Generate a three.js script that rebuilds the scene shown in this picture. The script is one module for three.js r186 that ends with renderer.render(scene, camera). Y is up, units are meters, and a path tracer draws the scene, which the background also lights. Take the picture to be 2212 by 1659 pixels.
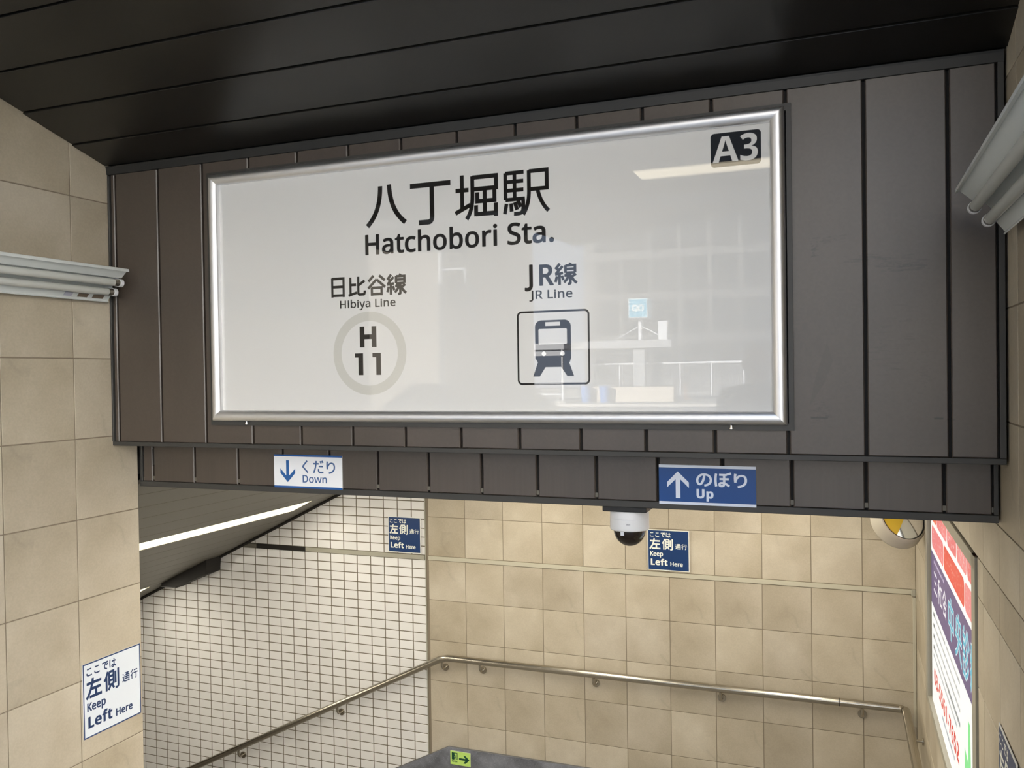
import * as THREE from 'three';
import { mergeGeometries } from 'three/addons/utils/BufferGeometryUtils.js';
import { RoundedBoxGeometry } from 'three/addons/geometries/RoundedBoxGeometry.js';
import { RectAreaLightUniformsLib } from 'three/addons/lights/RectAreaLightUniformsLib.js';
import { MarchingCubes } from 'three/addons/objects/MarchingCubes.js';

// ---------------------------------------------------------------- camera, sky, sun, exposure
// Heights below are measured from the camera's eye, E above the street; objects are lifted by E when they are placed.
const E = 1.6;
const scene = new THREE.Scene();
const camera = new THREE.PerspectiveCamera(47.93, 2212 / 1659, 0.05, 500);
camera.position.set(0, E, 0);
camera.rotation.order = 'YXZ';
camera.rotation.set(-0.0129, 0.3714, -0.0149);
const renderer = new THREE.WebGLRenderer({ antialias: true });
renderer.toneMapping = THREE.LinearToneMapping;
renderer.toneMappingExposure = 0.72;
renderer.shadowMap.enabled = true;
RectAreaLightUniformsLib.init();

const SKY_LEVEL = 1.5, SUN_LEVEL = 58;
{ // clear winter sky: deep blue overhead, paler towards the horizon
  const W = 128, H = 64, d = new Float32Array(W * H * 4);
  for (let j = 0; j < H; j++) {
    const up = Math.max(0, Math.sin(((j + 0.5) / H - 0.5) * Math.PI)), k = Math.pow(1 - up, 3);
    for (let i = 0; i < W; i++) {
      const o = (j * W + i) * 4;
      d[o] = SKY_LEVEL * (1.0 + 1.1 * k); d[o + 1] = SKY_LEVEL * (1.55 + 0.9 * k); d[o + 2] = SKY_LEVEL * (2.45 + 0.65 * k); d[o + 3] = 1;
    }
  }
  const t = new THREE.DataTexture(d, W, H, THREE.RGBAFormat, THREE.FloatType);
  t.mapping = THREE.EquirectangularReflectionMapping; t.magFilter = THREE.LinearFilter; t.needsUpdate = true;
  scene.background = t; scene.environment = t;
}
const sun = new THREE.DirectionalLight(new THREE.Color(1, 0.965, 0.91), SUN_LEVEL);   // low winter sun behind the entrance building
sun.name = 'sun'; sun.position.set(-38, 30, -30); sun.target.position.set(-8, 0, 30);
sun.castShadow = true; sun.shadow.mapSize.set(2048, 2048);
Object.assign(sun.shadow.camera, { left: -60, right: 60, top: 60, bottom: -60, near: 1, far: 200 });
scene.add(sun, sun.target);

// ---------------------------------------------------------------- helpers
let seed = 20240611;
const rnd = () => { seed = (seed + 0x6d2b79f5) | 0; let t = Math.imul(seed ^ (seed >>> 15), 1 | seed); t = (t + Math.imul(t ^ (t >>> 7), 61 | t)) ^ t; return ((t ^ (t >>> 14)) >>> 0) / 4294967296; };
const rr = (a, b) => a + (b - a) * rnd();
const used = {};
const numbered = (n) => { const k = used[n] = (used[n] ?? -1) + 1; return k ? n + '_' + String(k).padStart(3, '0') : n; };
function tag(o, label, category, group) { o.userData.label = label; if (category) o.userData.category = category; if (group) o.userData.group = group; return o; }
function thing(name, label, category, [x, y, z] = [0, 0, 0], group) {          // y measured from the eye
  const o = new THREE.Group(); o.name = numbered(name); o.position.set(x, y + E, z); scene.add(o);
  return tag(o, label, category, group);
}
function struct(name, label) { const o = new THREE.Group(); o.name = numbered(name); o.position.y = E; o.userData.kind = 'structure'; if (label) o.userData.label = label; scene.add(o); return o; }
function part(name, geo, mat, parent, label) {
  const g = Array.isArray(geo) ? merge(geo) : geo;
  const m = new THREE.Mesh(g, mat); m.name = name; m.castShadow = m.receiveShadow = true; parent.add(m);
  if (label) m.userData.label = label;
  return m;
}
const merge = (list) => mergeGeometries(list.map((g) => { const n = g.index ? g.toNonIndexed() : g; for (const k of Object.keys(n.attributes)) if (!['position', 'normal', 'uv'].includes(k)) n.deleteAttribute(k); return n; }));
const at = (g, x, y, z, rx = 0, ry = 0, rz = 0) => g.clone().applyMatrix4(new THREE.Matrix4().compose(new THREE.Vector3(x, y, z), new THREE.Quaternion().setFromEuler(new THREE.Euler(rx, ry, rz)), new THREE.Vector3(1, 1, 1)));
const boxAt = (x0, x1, y0, y1, z0, z1) => new THREE.BoxGeometry(x1 - x0, y1 - y0, z1 - z0).translate((x0 + x1) / 2, (y0 + y1) / 2, (z0 + z1) / 2);
function rboxAt(x0, x1, y0, y1, z0, z1, r = 0.003) { return new RoundedBoxGeometry(x1 - x0, y1 - y0, z1 - z0, 1, r).translate((x0 + x1) / 2, (y0 + y1) / 2, (z0 + z1) / 2); }
// uv of a geometry from two of its position axes, in metres
function planar(g, a, b, s = 1, ou = 0, ov = 0) { const p = g.attributes.position, uv = g.attributes.uv; for (let i = 0; i < p.count; i++) uv.setXY(i, p.getComponent(i, a) * s + ou, p.getComponent(i, b) * s + ov); return g; }
// chamfered slab lying in xy, front face towards +z at z = 0, 18 triangles
function slab(w, h, d, c, s = 1, ou = 0, ov = 0) {
  const P = [], U = [], X = w / 2, Y = h / 2, x = X - c, y = Y - c;
  const q = (a, b, e, f) => { for (const v of [a, b, e, a, e, f]) { P.push(...v); U.push((v[0] + ou) * s, (v[1] + ov) * s); } };
  q([-x, -y, 0], [x, -y, 0], [x, y, 0], [-x, y, 0]);
  const ring = [[-1, -1], [1, -1], [1, 1], [-1, 1]];
  for (let i = 0; i < 4; i++) {
    const [ax, ay] = ring[i], [bx, by] = ring[(i + 1) % 4];
    q([ax * X, ay * Y, -c], [bx * X, by * Y, -c], [bx * x, by * y, 0], [ax * x, ay * y, 0]);
    q([ax * X, ay * Y, -d], [bx * X, by * Y, -d], [bx * X, by * Y, -c], [ax * X, ay * Y, -c]);
  }
  const g = new THREE.BufferGeometry();
  g.setAttribute('position', new THREE.Float32BufferAttribute(P, 3)); g.setAttribute('uv', new THREE.Float32BufferAttribute(U, 2)); g.computeVertexNormals();
  return g;
}
const tube = (pts, r, n = 40, rs = 12, closed = false) => new THREE.TubeGeometry(new THREE.CatmullRomCurve3(pts.map((p) => new THREE.Vector3(...p)), closed, 'catmullrom', 0.1), n, r, rs, closed);
const cyl = (r, h, n = 20, r2 = r) => new THREE.CylinderGeometry(r2, r, h, n);
const bar = (a, b, r, n = 8) => { const A = new THREE.Vector3(...a), B = new THREE.Vector3(...b), d = B.clone().sub(A); return new THREE.CylinderGeometry(r, r, d.length(), n).applyQuaternion(new THREE.Quaternion().setFromUnitVectors(new THREE.Vector3(0, 1, 0), d.clone().normalize())).translate(...A.add(B).multiplyScalar(0.5).toArray()); };
function extr(pts, depth, bevel = 0) { const s = new THREE.Shape(pts.map((p) => new THREE.Vector2(...p))); return new THREE.ExtrudeGeometry(s, { depth, bevelEnabled: bevel > 0, bevelSize: bevel, bevelThickness: bevel, bevelSegments: 2, curveSegments: 10 }); }

// tileable value noise
function noiseGrid(n, s) { let k = s | 0; const r = () => { k = (k * 1664525 + 1013904223) >>> 0; return k / 4294967296; }; return Float32Array.from({ length: n * n }, r); }
const grids = {};
function vnoise(u, v, n, s) {
  const g = grids[n + '_' + s] ??= noiseGrid(n, s * 7919 + n), x = (((u % 1) + 1) % 1) * n, y = (((v % 1) + 1) % 1) * n, i = Math.floor(x), j = Math.floor(y);
  const fx = x - i, fy = y - j, a = fx * fx * (3 - 2 * fx), b = fy * fy * (3 - 2 * fy), G = (p, q) => g[(q % n) * n + (p % n)];
  return (G(i, j) * (1 - a) + G(i + 1, j) * a) * (1 - b) + (G(i, j + 1) * (1 - a) + G(i + 1, j + 1) * a) * b;
}
const fbm = (u, v, n, s, oct = 4) => { let t = 0, a = 0.5, k = n; for (let o = 0; o < oct; o++) { t += a * vnoise(u, v, k, s + o); a *= 0.5; k *= 2; } return t; };
function dataTex(n, f, srgb = true) {                       // f(u, v) -> [r, g, b] 0..1
  const d = new Uint8Array(n * n * 4);
  for (let j = 0; j < n; j++) for (let i = 0; i < n; i++) { const c = f(i / n, j / n), o = (j * n + i) * 4; for (let k = 0; k < 3; k++) d[o + k] = Math.max(0, Math.min(255, Math.round(c[k] * 255))); d[o + 3] = 255; }
  const t = new THREE.DataTexture(d, n, n); t.wrapS = t.wrapT = THREE.RepeatWrapping; t.magFilter = THREE.LinearFilter; t.minFilter = THREE.LinearMipmapLinearFilter; t.generateMipmaps = true;
  if (srgb) t.colorSpace = THREE.SRGBColorSpace; t.needsUpdate = true; return t;
}
function canvasTex(w, h, draw) {
  const c = document.createElement('canvas'); c.width = w; c.height = h; const x = c.getContext('2d'); draw(x, w, h);
  const t = new THREE.CanvasTexture(c); t.colorSpace = THREE.SRGBColorSpace; t.magFilter = THREE.LinearFilter; return t;
}
const std = (o) => new THREE.MeshStandardMaterial(o);
const lin = (r, g, b) => new THREE.Color().setRGB(r, g, b);

// ---------------------------------------------------------------- materials
const stoneMap = dataTex(512, (u, v) => {                   // sandstone-like porcelain: clouds, faint diagonal veins, fine grain; one repeat is 1.2 m
  const cl = fbm(u, v, 5, 11, 5) - 0.5, warp = fbm(u, v, 6, 31, 3) * 0.5, vein = Math.pow(1 - Math.abs(((u * 3 + v * 2 + warp * 1.6) % 1) * 2 - 1), 14) * (fbm(u, v, 7, 57, 2) > 0.42 ? 1 : 0.2);
  const gr = vnoise(u, v, 256, 5) - 0.5, b = 0.80 + cl * 0.20 + gr * 0.035 - vein * 0.04;
  return [b * 1.0, b * (0.955 + cl * 0.03), b * (0.865 + cl * 0.08)];
});
const stoneBump = dataTex(256, (u, v) => { const b = 0.5 + (fbm(u, v, 24, 3, 3) - 0.5); return [b, b, b]; }, false);
const stone = [[0.79, 0.77, 0.735], [0.75, 0.73, 0.70], [0.82, 0.80, 0.76], [0.77, 0.745, 0.70]].map(([r, g, b]) => std({ color: lin(r, g, b), map: stoneMap, bumpMap: stoneBump, bumpScale: 0.0006, roughness: 0.5 }));
const stoneGrout = std({ color: lin(0.24, 0.20, 0.145), roughness: 0.95 });
const whiteTile = [[0.80, 0.79, 0.77], [0.83, 0.82, 0.80], [0.77, 0.76, 0.74]].map(([r, g, b]) => std({ color: lin(r, g, b), roughness: 0.16 }));
const whiteGrout = std({ color: lin(0.15, 0.122, 0.08), roughness: 0.95 });
const brownMap = canvasTex(2048, 768, (x, w, h) => {        // painted metal cladding with its own dirt and scuffs; spans the whole front, 3.12 m by 1.17 m
  const img = x.createImageData(w, h), S = w / 3.12;
  for (let j = 0; j < h; j++) for (let i = 0; i < w; i++) {
    const u = i / w, v = j / w, o = (j * w + i) * 4;
    const cl = fbm(u, v, 9, 71, 5) - 0.5, streak = fbm(u * 1, v * 0.25, 48, 81, 3) - 0.5, gr = (fbm(u, v, 512, 91, 1) - 0.25);
    const k = 1 + cl * 0.16 + streak * 0.10 + gr * 0.14;
    img.data[o] = 72 * k; img.data[o + 1] = 63 * k; img.data[o + 2] = 56 * k; img.data[o + 3] = 255;
  }
  x.putImageData(img, 0, 0);
  const X = (m) => (m + 2.72) * S, Y = (m) => (0.84 - m) * S;
  const scuff = (mx, my, len, a, wd = 3, tilt = 0) => { x.strokeStyle = `rgba(28,24,20,${a})`; x.lineWidth = wd; x.beginPath(); x.moveTo(X(mx), Y(my)); x.lineTo(X(mx + len), Y(my + tilt)); x.stroke(); };
  scuff(-0.10, -0.140, 0.045, 0.8); scuff(0.215, -0.140, 0.022, 0.8); scuff(0.245, -0.143, 0.02, 0.3); 
  const smudge = (mx, my, wdt, hgt, n, a) => { for (let k = 0; k < n; k++) { const u = mx + (rnd() + rnd() - 1) * wdt, v = my + (rnd() + rnd() - 1) * hgt; scuff(u, v, 0.004 + rnd() * wdt * 0.4, 2.6 * a * (0.4 + rnd() * 0.6), 1 + rnd() * 2, (rnd() - 0.5) * 0.006); } };
  smudge(-0.09, 0.335, 0.012, 0.03, 30, 0.12); smudge(0.06, 0.30, 0.09, 0.02, 60, 0.07); smudge(0.13, 0.275, 0.07, 0.018, 70, 0.09); smudge(-0.05, 0.36, 0.05, 0.012, 40, 0.06); smudge(0.1, 0.02, 0.09, 0.16, 60, 0.05); smudge(-0.08, -0.12, 0.03, 0.05, 50, 0.09); smudge(0.19, -0.02, 0.03, 0.06, 30, 0.06);
  x.fillStyle = 'rgba(30,26,22,0.14)'; x.beginPath(); x.moveTo(X(-0.055), Y(0.075)); x.lineTo(X(-0.04), Y(0.02)); x.lineTo(X(-0.062), Y(-0.04)); x.lineTo(X(-0.105), Y(-0.11)); x.lineTo(X(-0.085), Y(-0.02)); x.closePath(); x.fill();
  for (const [mx, my, l] of [[-1.1, -0.385, 0.02], [-1.08, -0.383, 0.015]]) scuff(mx, my, l, 0.4);
});
const brown = new THREE.MeshPhysicalMaterial({ map: brownMap, roughness: 0.4, ior: 1.68 });
const brownTrim = std({ color: lin(0.042, 0.041, 0.038), roughness: 0.5 });
const brownDark = std({ color: lin(0.012, 0.011, 0.010), roughness: 0.8 });
const boardMap = dataTex(512, (u, v) => { const k = 1 + (fbm(u, v, 6, 15, 4) - 0.5) * 0.25 + (vnoise(u, v, 256, 19) - 0.5) * 0.1; return [0.09 * k, 0.085 * k, 0.074 * k]; });
const board = std({ map: boardMap, roughness: 0.33 });
const boardTrim = std({ color: lin(0.016, 0.0165, 0.016), roughness: 0.5 });
const boardInner = std({ color: lin(0.13, 0.12, 0.095), roughness: 0.42 });
const cream = std({ color: lin(0.50, 0.47, 0.37), roughness: 0.55 });
const creamDirty = std({ color: lin(0.36, 0.345, 0.28), roughness: 0.6 });
const steel = std({ color: lin(0.46, 0.425, 0.36), metalness: 1, roughness: 0.27 });
const alu = std({ color: lin(0.86, 0.86, 0.87), metalness: 1, roughness: 0.42 });
const chrome = std({ color: lin(0.85, 0.85, 0.85), metalness: 1, roughness: 0.12 });
const granite = std({ map: dataTex(512, (u, v) => { const n = fbm(u, v, 8, 41, 5), g = vnoise(u, v, 256, 43), s = g > 0.86 ? 0.18 : g < 0.12 ? -0.08 : 0, k = 0.44 + (n - 0.5) * 0.4 + s * 0.6; return [k * 0.98, k, k * 1.06]; }), roughness: 0.55 });
const concrete = std({ map: dataTex(512, (u, v) => { const k = 0.55 + (fbm(u, v, 8, 61, 5) - 0.5) * 0.09 + (vnoise(u, v, 256, 63) - 0.5) * 0.06; return [k, k * 0.98, k * 0.95]; }), roughness: 0.85 });
const nosing = std({ color: lin(0.05, 0.05, 0.048), roughness: 0.8 });
const plaster = std({ color: lin(0.5, 0.47, 0.42), roughness: 0.8 });
const enamel = std({ color: lin(0.64, 0.67, 0.65), roughness: 0.35 });
const tubeGlass = std({ color: lin(0.52, 0.53, 0.49), roughness: 0.25 });
const blackPlastic = std({ color: lin(0.012, 0.012, 0.012), roughness: 0.45 });
const boxBlack = std({ color: lin(0.014, 0.012, 0.010), roughness: 0.7 });
const whitePaint = std({ color: lin(0.82, 0.83, 0.85), roughness: 0.4 });

// ---------------------------------------------------------------- lettering
// Japanese characters as pen strokes in a box of 100 by 100
const GLYPH = {
  '八': 'M37 8C37 45 28 74 4 97M59 6C61 45 71 72 98 94', '丁': 'M2 16H98M54 16V82Q54 94 44 94H22',
  '堀': 'M2 37H32M17 5V78M1 85L36 69M41 12H95V37H41M41 9V50Q41 82 27 99M69 37V93M52 44V63H91V41M49 71V94M49 90H94M94 69V97',
  '駅': 'M6 10V66M6 11H46M6 29H45M6 47H45M26 11V66M6 66H44Q46 90 41 94Q38 97 24 96M8 74L4 95M18 74L19 91M26 72L31 88M33 69L39 83M57 11H95V48H57M57 9V50Q57 80 44 99M75 48Q80 76 98 95',
  '日': 'M15 4V98M15 8H85V98M15 48H85M15 90H85', '比': 'M15 6V90M15 42H46M4 93L50 80M58 4V80Q58 90 67 90H86Q93 90 93 72M93 24L58 46',
  '谷': 'M34 4L6 30M66 4L96 28M50 22L4 64M50 22L98 60M24 62H78V99M24 60V99M24 92H78',
  '線': 'M24 3L8 22L20 33M36 15L7 47M3 50L38 46M22 48V99M11 60L4 86M33 58L39 78M72 2L66 13M49 13H91V46M49 11V46M49 29H91M49 46H91M70 46V92Q70 97 58 96M44 58H62Q58 76 42 88M95 52L77 65M73 58Q80 80 99 93',
  'く': 'M60 4L22 46Q19 50 22 54L66 97', 'だ': 'M6 26H54M32 4Q30 56 10 97M54 46H88M52 66Q46 92 68 93L92 92M66 5L74 22M80 2L89 18',
  'り': 'M22 6Q18 34 22 66M22 54Q34 20 56 19Q82 20 80 54Q78 88 34 96', 'の': 'M53 16Q49 64 32 82Q18 90 12 68Q6 42 30 22Q54 8 78 24Q98 44 88 70Q78 88 52 92',
  'ぼ': 'M14 8Q6 50 14 95M32 16H78M34 44H90M62 16V78Q60 93 46 93Q32 91 34 80Q38 68 58 72Q74 76 92 93M82 4L87 18M94 0L100 14',
  'こ': 'M20 20Q50 23 76 18M19 60Q12 84 40 86Q62 88 84 82', 'で': 'M8 20L88 14Q44 28 42 60Q44 88 76 88M64 36L72 52M78 30L86 46', 'は': 'M14 8Q6 50 14 93M38 32H94M70 8V76Q68 91 52 91Q36 89 38 78Q44 66 64 72Q80 78 95 91',
  '左': 'M5 25H95M43 3Q36 62 3 97M34 54H92M62 54V91M22 91H98', '側': 'M26 3Q18 30 3 46M17 30V99M34 8H62V73M34 8V73M34 30H62M34 51H62M34 73H62M43 77L29 97M53 77L66 95M75 13V73M93 3V88Q93 97 82 97H74',
  '通': 'M8 12L20 26M4 44H18V76M3 94L18 78Q30 93 50 93H99M36 8H85L64 24M52 16L70 26M36 29V84M36 29H91V75Q91 83 80 83M36 47H91M36 65H91M63 29V83',
  '行': 'M30 3Q20 20 3 32M32 32Q20 54 2 65M19 50V99M46 14H93M40 42H99M76 42V88Q76 97 61 96',
  '三': 'M14 16H86M22 50H78M5 86H95', '和': 'M44 6L12 16M4 34H52M28 12V98M28 38L4 72M28 38L50 64M60 24H94V86H60ZM60 86V94', '会': 'M50 4L4 44M50 4L96 44M30 44H70M12 60H88M44 60L22 90L76 86M66 72L84 96',
  '中': 'M13 24H87V66H13ZM50 3V99', '央': 'M20 20H80V54M20 20V54M3 54H97M50 3V54Q46 82 6 97M50 54Q56 82 94 97', 
  '診': 'M20 3L26 13M4 22H42M10 38H38M10 54H38M10 68H37V96H10ZM68 4L44 34M68 4L98 32M74 32L52 52M80 48L50 72M88 64Q74 88 46 97',
  '療': 'M50 3V13M12 14H97M22 14V54Q20 82 6 97M4 32L14 44M4 68L20 58M34 28H95M62 20Q56 42 36 52M66 28Q74 44 94 52M46 50H80V72H46ZM46 61H80M63 72V98M48 78L38 92M78 78L90 92',
  '所': 'M6 10H48M10 28H42V52H10M10 26V56Q10 80 2 97M92 8Q76 14 58 16M58 14V50Q58 80 46 97M58 42H98M80 42V99',
};
function glyph(x, k, x0, y0, x1, y1, lw, color) { x.save(); x.translate(x0, y0); const sx = (x1 - x0) / 100, sy = (y1 - y0) / 100; x.scale(sx, sy); x.strokeStyle = color; x.lineWidth = lw / ((sx + sy) / 2); x.lineJoin = 'miter'; x.miterLimit = 3; x.lineCap = 'butt'; x.stroke(new Path2D(GLYPH[k])); x.restore(); }
function latin(x, s, x0, base, width, cap, color, bold = 0.05, face = '') {   // one line fitted to a width and a capital height
  x.save(); x.font = face + ' 100px sans-serif'; const m = x.measureText(s).width; x.translate(x0, base); x.scale(width / m, cap / 71.4);
  x.fillStyle = x.strokeStyle = color; x.fillText(s, 0, 0); if (bold) { x.lineWidth = bold * 100; x.lineJoin = 'round'; x.strokeText(s, 0, 0); } x.restore();
}
function rrect(x, a, b, w, h, r) { x.beginPath(); x.roundRect(a, b, w, h, r); }
const poly = (x, pts) => { x.beginPath(); pts.forEach(([a, b], i) => (i ? x.lineTo(a, b) : x.moveTo(a, b))); x.closePath(); x.fill(); };

// ---------------------------------------------------------------- SETTING: left wall
const stoneGeo = (w, h, n = 5) => Array.from({ length: n }, () => slab(w, h, 0.012, 0.0009, 1 / 1.2, rnd() * 7, rnd() * 7));
const J = 0.0042;                                            // joint of the stone tiles
const XL = -2.688, ZF = -2.585, ZLOW = -2.72, ZB = -5.756, XR = 0.3704, YC = 1.2;
function tileField(parent, us, vs, place, keep = () => true) {   // us, vs: joint lines along the wall and upwards; place(u, v, geometry, material)
  const cache = {};
  for (let i = 0; i + 1 < us.length; i++) for (let j = 0; j + 1 < vs.length; j++) {
    const w = us[i + 1] - us[i] - J, h = vs[j + 1] - vs[j] - J, u = (us[i] + us[i + 1]) / 2, v = (vs[j] + vs[j + 1]) / 2;
    if (w < 0.01 || h < 0.01 || !keep(u, v, w, h)) continue;
    const key = w.toFixed(3) + '_' + h.toFixed(3), g = cache[key] ??= stoneGeo(w, h);
    place(u, v, g[Math.floor(rnd() * g.length)], stone[Math.floor(rnd() * 4)]);
  }
}
const steps = (a, b, p) => { const r = []; for (let v = a; v <= b + 1e-6; v += p) r.push(v); return r; };
{
  const w = struct('wall_left', 'entrance wall of square sand-coloured stone tiles on the left');
  part('grout', [boxAt(XL - 0.22, XL - 0.0024, -3.2, YC + 0.1, -2.709, -0.6)], stoneGrout, w);
  const zs = [0.001 - 2.71, ...steps(-2.4073, -0.61, 0.3), -0.6], ys = steps(0.683 - 0.3024 * 12, 1.3, 0.3024);
  tileField(w, zs, ys, (u, v, g, m) => { const t = part('tile', g, m, w); t.position.set(XL, v, u); t.rotation.y = Math.PI / 2; });
}
{ // right wall, turned by 0.4 degrees as measured
  const w = struct('wall_right', 'side wall of square sand-coloured stone tiles on the right');
  w.position.set(XR, E, ZB); w.rotation.y = 0.0069;
  part('grout', [boxAt(0.0024, 0.22, -3.4, -1.75, 0, 4.55), boxAt(0.0024, 0.22, -0.625, YC + 0.1, 0, 4.55), boxAt(0.0024, 0.22, -1.75, -0.625, 0, 0.735), boxAt(0.0024, 0.22, -1.75, -0.625, 2.575, 4.55), boxAt(0.13, 0.22, -1.75, -0.625, 0.735, 2.575)], stoneGrout, w);
  const zs = [...steps(0.0, 4.5, 0.3), 4.55], ys = [-3.1884, -2.887, -2.5856, -2.2842, -1.9828, -1.6814, -1.3675, ...steps(-1.0545, 1.3, 0.3014)];
  const put = (u, v, g, m) => { const t = part('tile', g, m, w); t.position.set(0, v, u); t.rotation.y = -Math.PI / 2; };
  const [h0, h1, v0, v1] = [0.735, 2.575, -1.75, -0.625];               // the illuminated poster case is let into the wall here; tiles are cut around it
  const cut = (a, lo, hi) => a.filter((t) => t > lo + 0.01 && t < hi - 0.01), us = (lo, hi) => [lo, ...cut(zs, lo, hi), hi], vs = (lo, hi) => [lo, ...cut(ys, lo, hi), hi];
  const top = ys[ys.length - 1];
  tileField(w, zs, vs(ys[0], v0), put); tileField(w, zs, vs(v1, top), put); tileField(w, us(0, h0), vs(v0, v1), put); tileField(w, us(h1, 4.55), vs(v0, v1), put);
}
{ // back wall: stone tiles to the right of a steel edge strip
  const w = struct('wall_back', 'back wall of square sand-coloured stone tiles above the landing');
  part('grout', [boxAt(-2.948, XR + 0.1, -3.3, -0.1, ZB - 0.2, ZB - 0.0024)], stoneGrout, w);
  const xs = [-2.9305, ...Array.from({ length: 10 }, (_, k) => -2.6309 + 0.3 * k), XR];
  const low = [-2.887, -2.5856, -2.2842, -1.9828, -1.6814, -1.3865], up = [-1.3535, -1.0625, -0.761, -0.46, -0.16];
  for (const ys of [low, up]) tileField(w, xs, ys, (u, v, g, m) => { const t = part('tile', g, m, w); t.position.set(u, v, ZB); });
}
{ // back wall, stair part: small white glazed tiles; the 300 that show largest are parts of their own, the rest one field
  const w = struct('wall_stair', 'stair wall of small white glazed tiles with dark joints');
  part('grout', [boxAt(-7.6, -2.948, -5.6, -0.1, ZB - 0.2, ZB - 0.003)], whiteGrout, w);
  const PX = 0.1192, jw = 0.0075, jh = 0.0066, xr0 = -2.9595;
  const rowsLow = steps(0, 40, 1).map((k) => [-1.388 - 0.0688 * k, -1.388 - 0.0688 * (k + 1)]), rowsUp = steps(0, 13, 1).map((k) => [-1.353 + 0.0672 * (k + 1), -1.353 + 0.0672 * k]);
  const list = [];
  for (let i = 0; i < 40; i++) {
    const x1 = i ? -3.0699 - PX * (i - 1) : xr0 + jw / 2, x0 = -3.0699 - PX * i;
    for (const [a, b] of [...rowsUp, ...rowsLow]) {
      const y = (a + b) / 2, x = (x0 + x1) / 2, wide = x1 - x0 - jw, tall = a - b - jh;
      if (y > 0.486 * x + 1.0) continue;                                              // above the sloping ceiling
      if (y < -2.76 + 0.515 * Math.min(0, x + 2.78) - 0.6) continue;                    // below the stairs
      const seen = x > -5.75 && y < -0.93 + 0.0 && y < 0.486 * x + 0.90 && y > -3.0 + Math.min(0, (x + 3.2) * 0.19) && y > -2.74 + 0.515 * Math.min(0, x + 2.78);
      list.push({ x, y, wide, tall, seen });
    }
  }
  list.sort((p, q) => (q.seen - p.seen) || q.x - p.x);
  const cache = {}, rest = [[], [], []];
  list.forEach((t, k) => {
    const key = t.wide.toFixed(3) + t.tall.toFixed(3), g = cache[key] ??= slab(t.wide, t.tall, 0.008, 0.001), mi = Math.floor(rnd() * 3);
    const rx = (rnd() - 0.5) * 0.008, ry = (rnd() - 0.5) * 0.008;
    if (k < 300) { const m = part('tile', g, whiteTile[mi], w); m.position.set(t.x, t.y, ZB); m.rotation.set(rx, ry, 0); }
    else rest[mi].push(at(g, t.x, t.y, ZB, rx, ry, 0));
  });
  const f = part('tile_field', mergeGeometries(rest.flat()), whiteTile[1], w); f.userData.kind = 'stuff';
}
{ // steel edge strip where the two tilings meet, and the cream cover strips
  const t = struct('trim_1', 'vertical steel edge strip between white and sand tiles');
  part('strip', [boxAt(-2.9575, -2.9505, -3.2, -0.2, ZB - 0.01, ZB + 0.004)], creamDirty, t);
  part('dark_joint', [boxAt(-2.9505, -2.9325, -3.2, -0.2, ZB - 0.012, ZB - 0.004)], whiteGrout, t);  // recessed dark joint in the grout colour
  const c = struct('trim_2', 'cream cable cover strip running across the stone back wall');
  part('strip', rboxAt(-2.931, XR - 0.004, -1.3845, -1.3555, ZB - 0.008, ZB + 0.005, 0.002), cream, c);
  part('end_cap', rboxAt(XR - 0.026, XR - 0.001, -1.394, -1.352, ZB - 0.006, ZB + 0.014, 0.004), creamDirty, c);
  const s = struct('trim_3', 'greyish cover strip across the white tiled stair wall');
  part('strip', rboxAt(-4.03, -2.961, -1.387, -1.354, ZB - 0.006, ZB + 0.008, 0.003), creamDirty, s);
  part('strip', rboxAt(-4.66, -4.45, -1.387, -1.354, ZB - 0.006, ZB + 0.008, 0.003), std({ color: lin(0.16, 0.15, 0.12), roughness: 0.6 }), s, 'dark weathered end of the cover strip');
  part('strip', rboxAt(-4.48, -4.012, -1.388, -1.353, ZB - 0.006, ZB + 0.012, 0.003), boxBlack, s, 'black length of the cover strip');
  const v = struct('trim_4', 'cream vertical cable cover in the back right corner');
  part('strip', rboxAt(XR - 0.019, XR - 0.0015, -2.19, -1.40, ZB - 0.002, ZB + 0.012, 0.003), cream, v);
  part('strip', rboxAt(XR - 0.017, XR - 0.003, -2.95, -2.30, ZB - 0.002, ZB + 0.010, 0.003), creamDirty, v);
}
{ // granite skirting: level on the landing, falling with the stairs on the left
  const b = struct('baseboard_back', 'dark speckled granite skirting at the foot of the back wall');
  const P = [[XR, -2.757], [-0.9, -2.757], [-0.9, -3.4], [XR, -3.4]], Q = [[-0.9, -2.757], [-2.7816, -2.760], [-2.99, -2.868], [-2.99, -3.6], [-0.9, -3.6]], R = [[-2.99, -2.868], [-5.0, -3.905], [-5.0, -4.6], [-2.99, -3.6]], S = [[-5.0, -3.905], [-7.4, -5.14], [-7.4, -5.6], [-5.0, -4.6]];
  for (const pts of [P, Q, R, S]) { const c = [...pts].reverse(); part('slab', extr(c, 0.02, 0.0015).translate(0, 0, ZB - 0.002), granite, b); }
  const edge = [[XR, -2.757], [-2.7816, -2.760], [-7.4, -5.14]];
  part('top_edge', [bar([edge[0][0], edge[0][1], ZB + 0.012], [edge[1][0], edge[1][1], ZB + 0.012], 0.006, 6), bar([edge[1][0], edge[1][1], ZB + 0.012], [edge[2][0], edge[2][1], ZB + 0.012], 0.006, 6)], std({ color: lin(0.13, 0.125, 0.115), roughness: 0.7 }), b);
}
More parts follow.
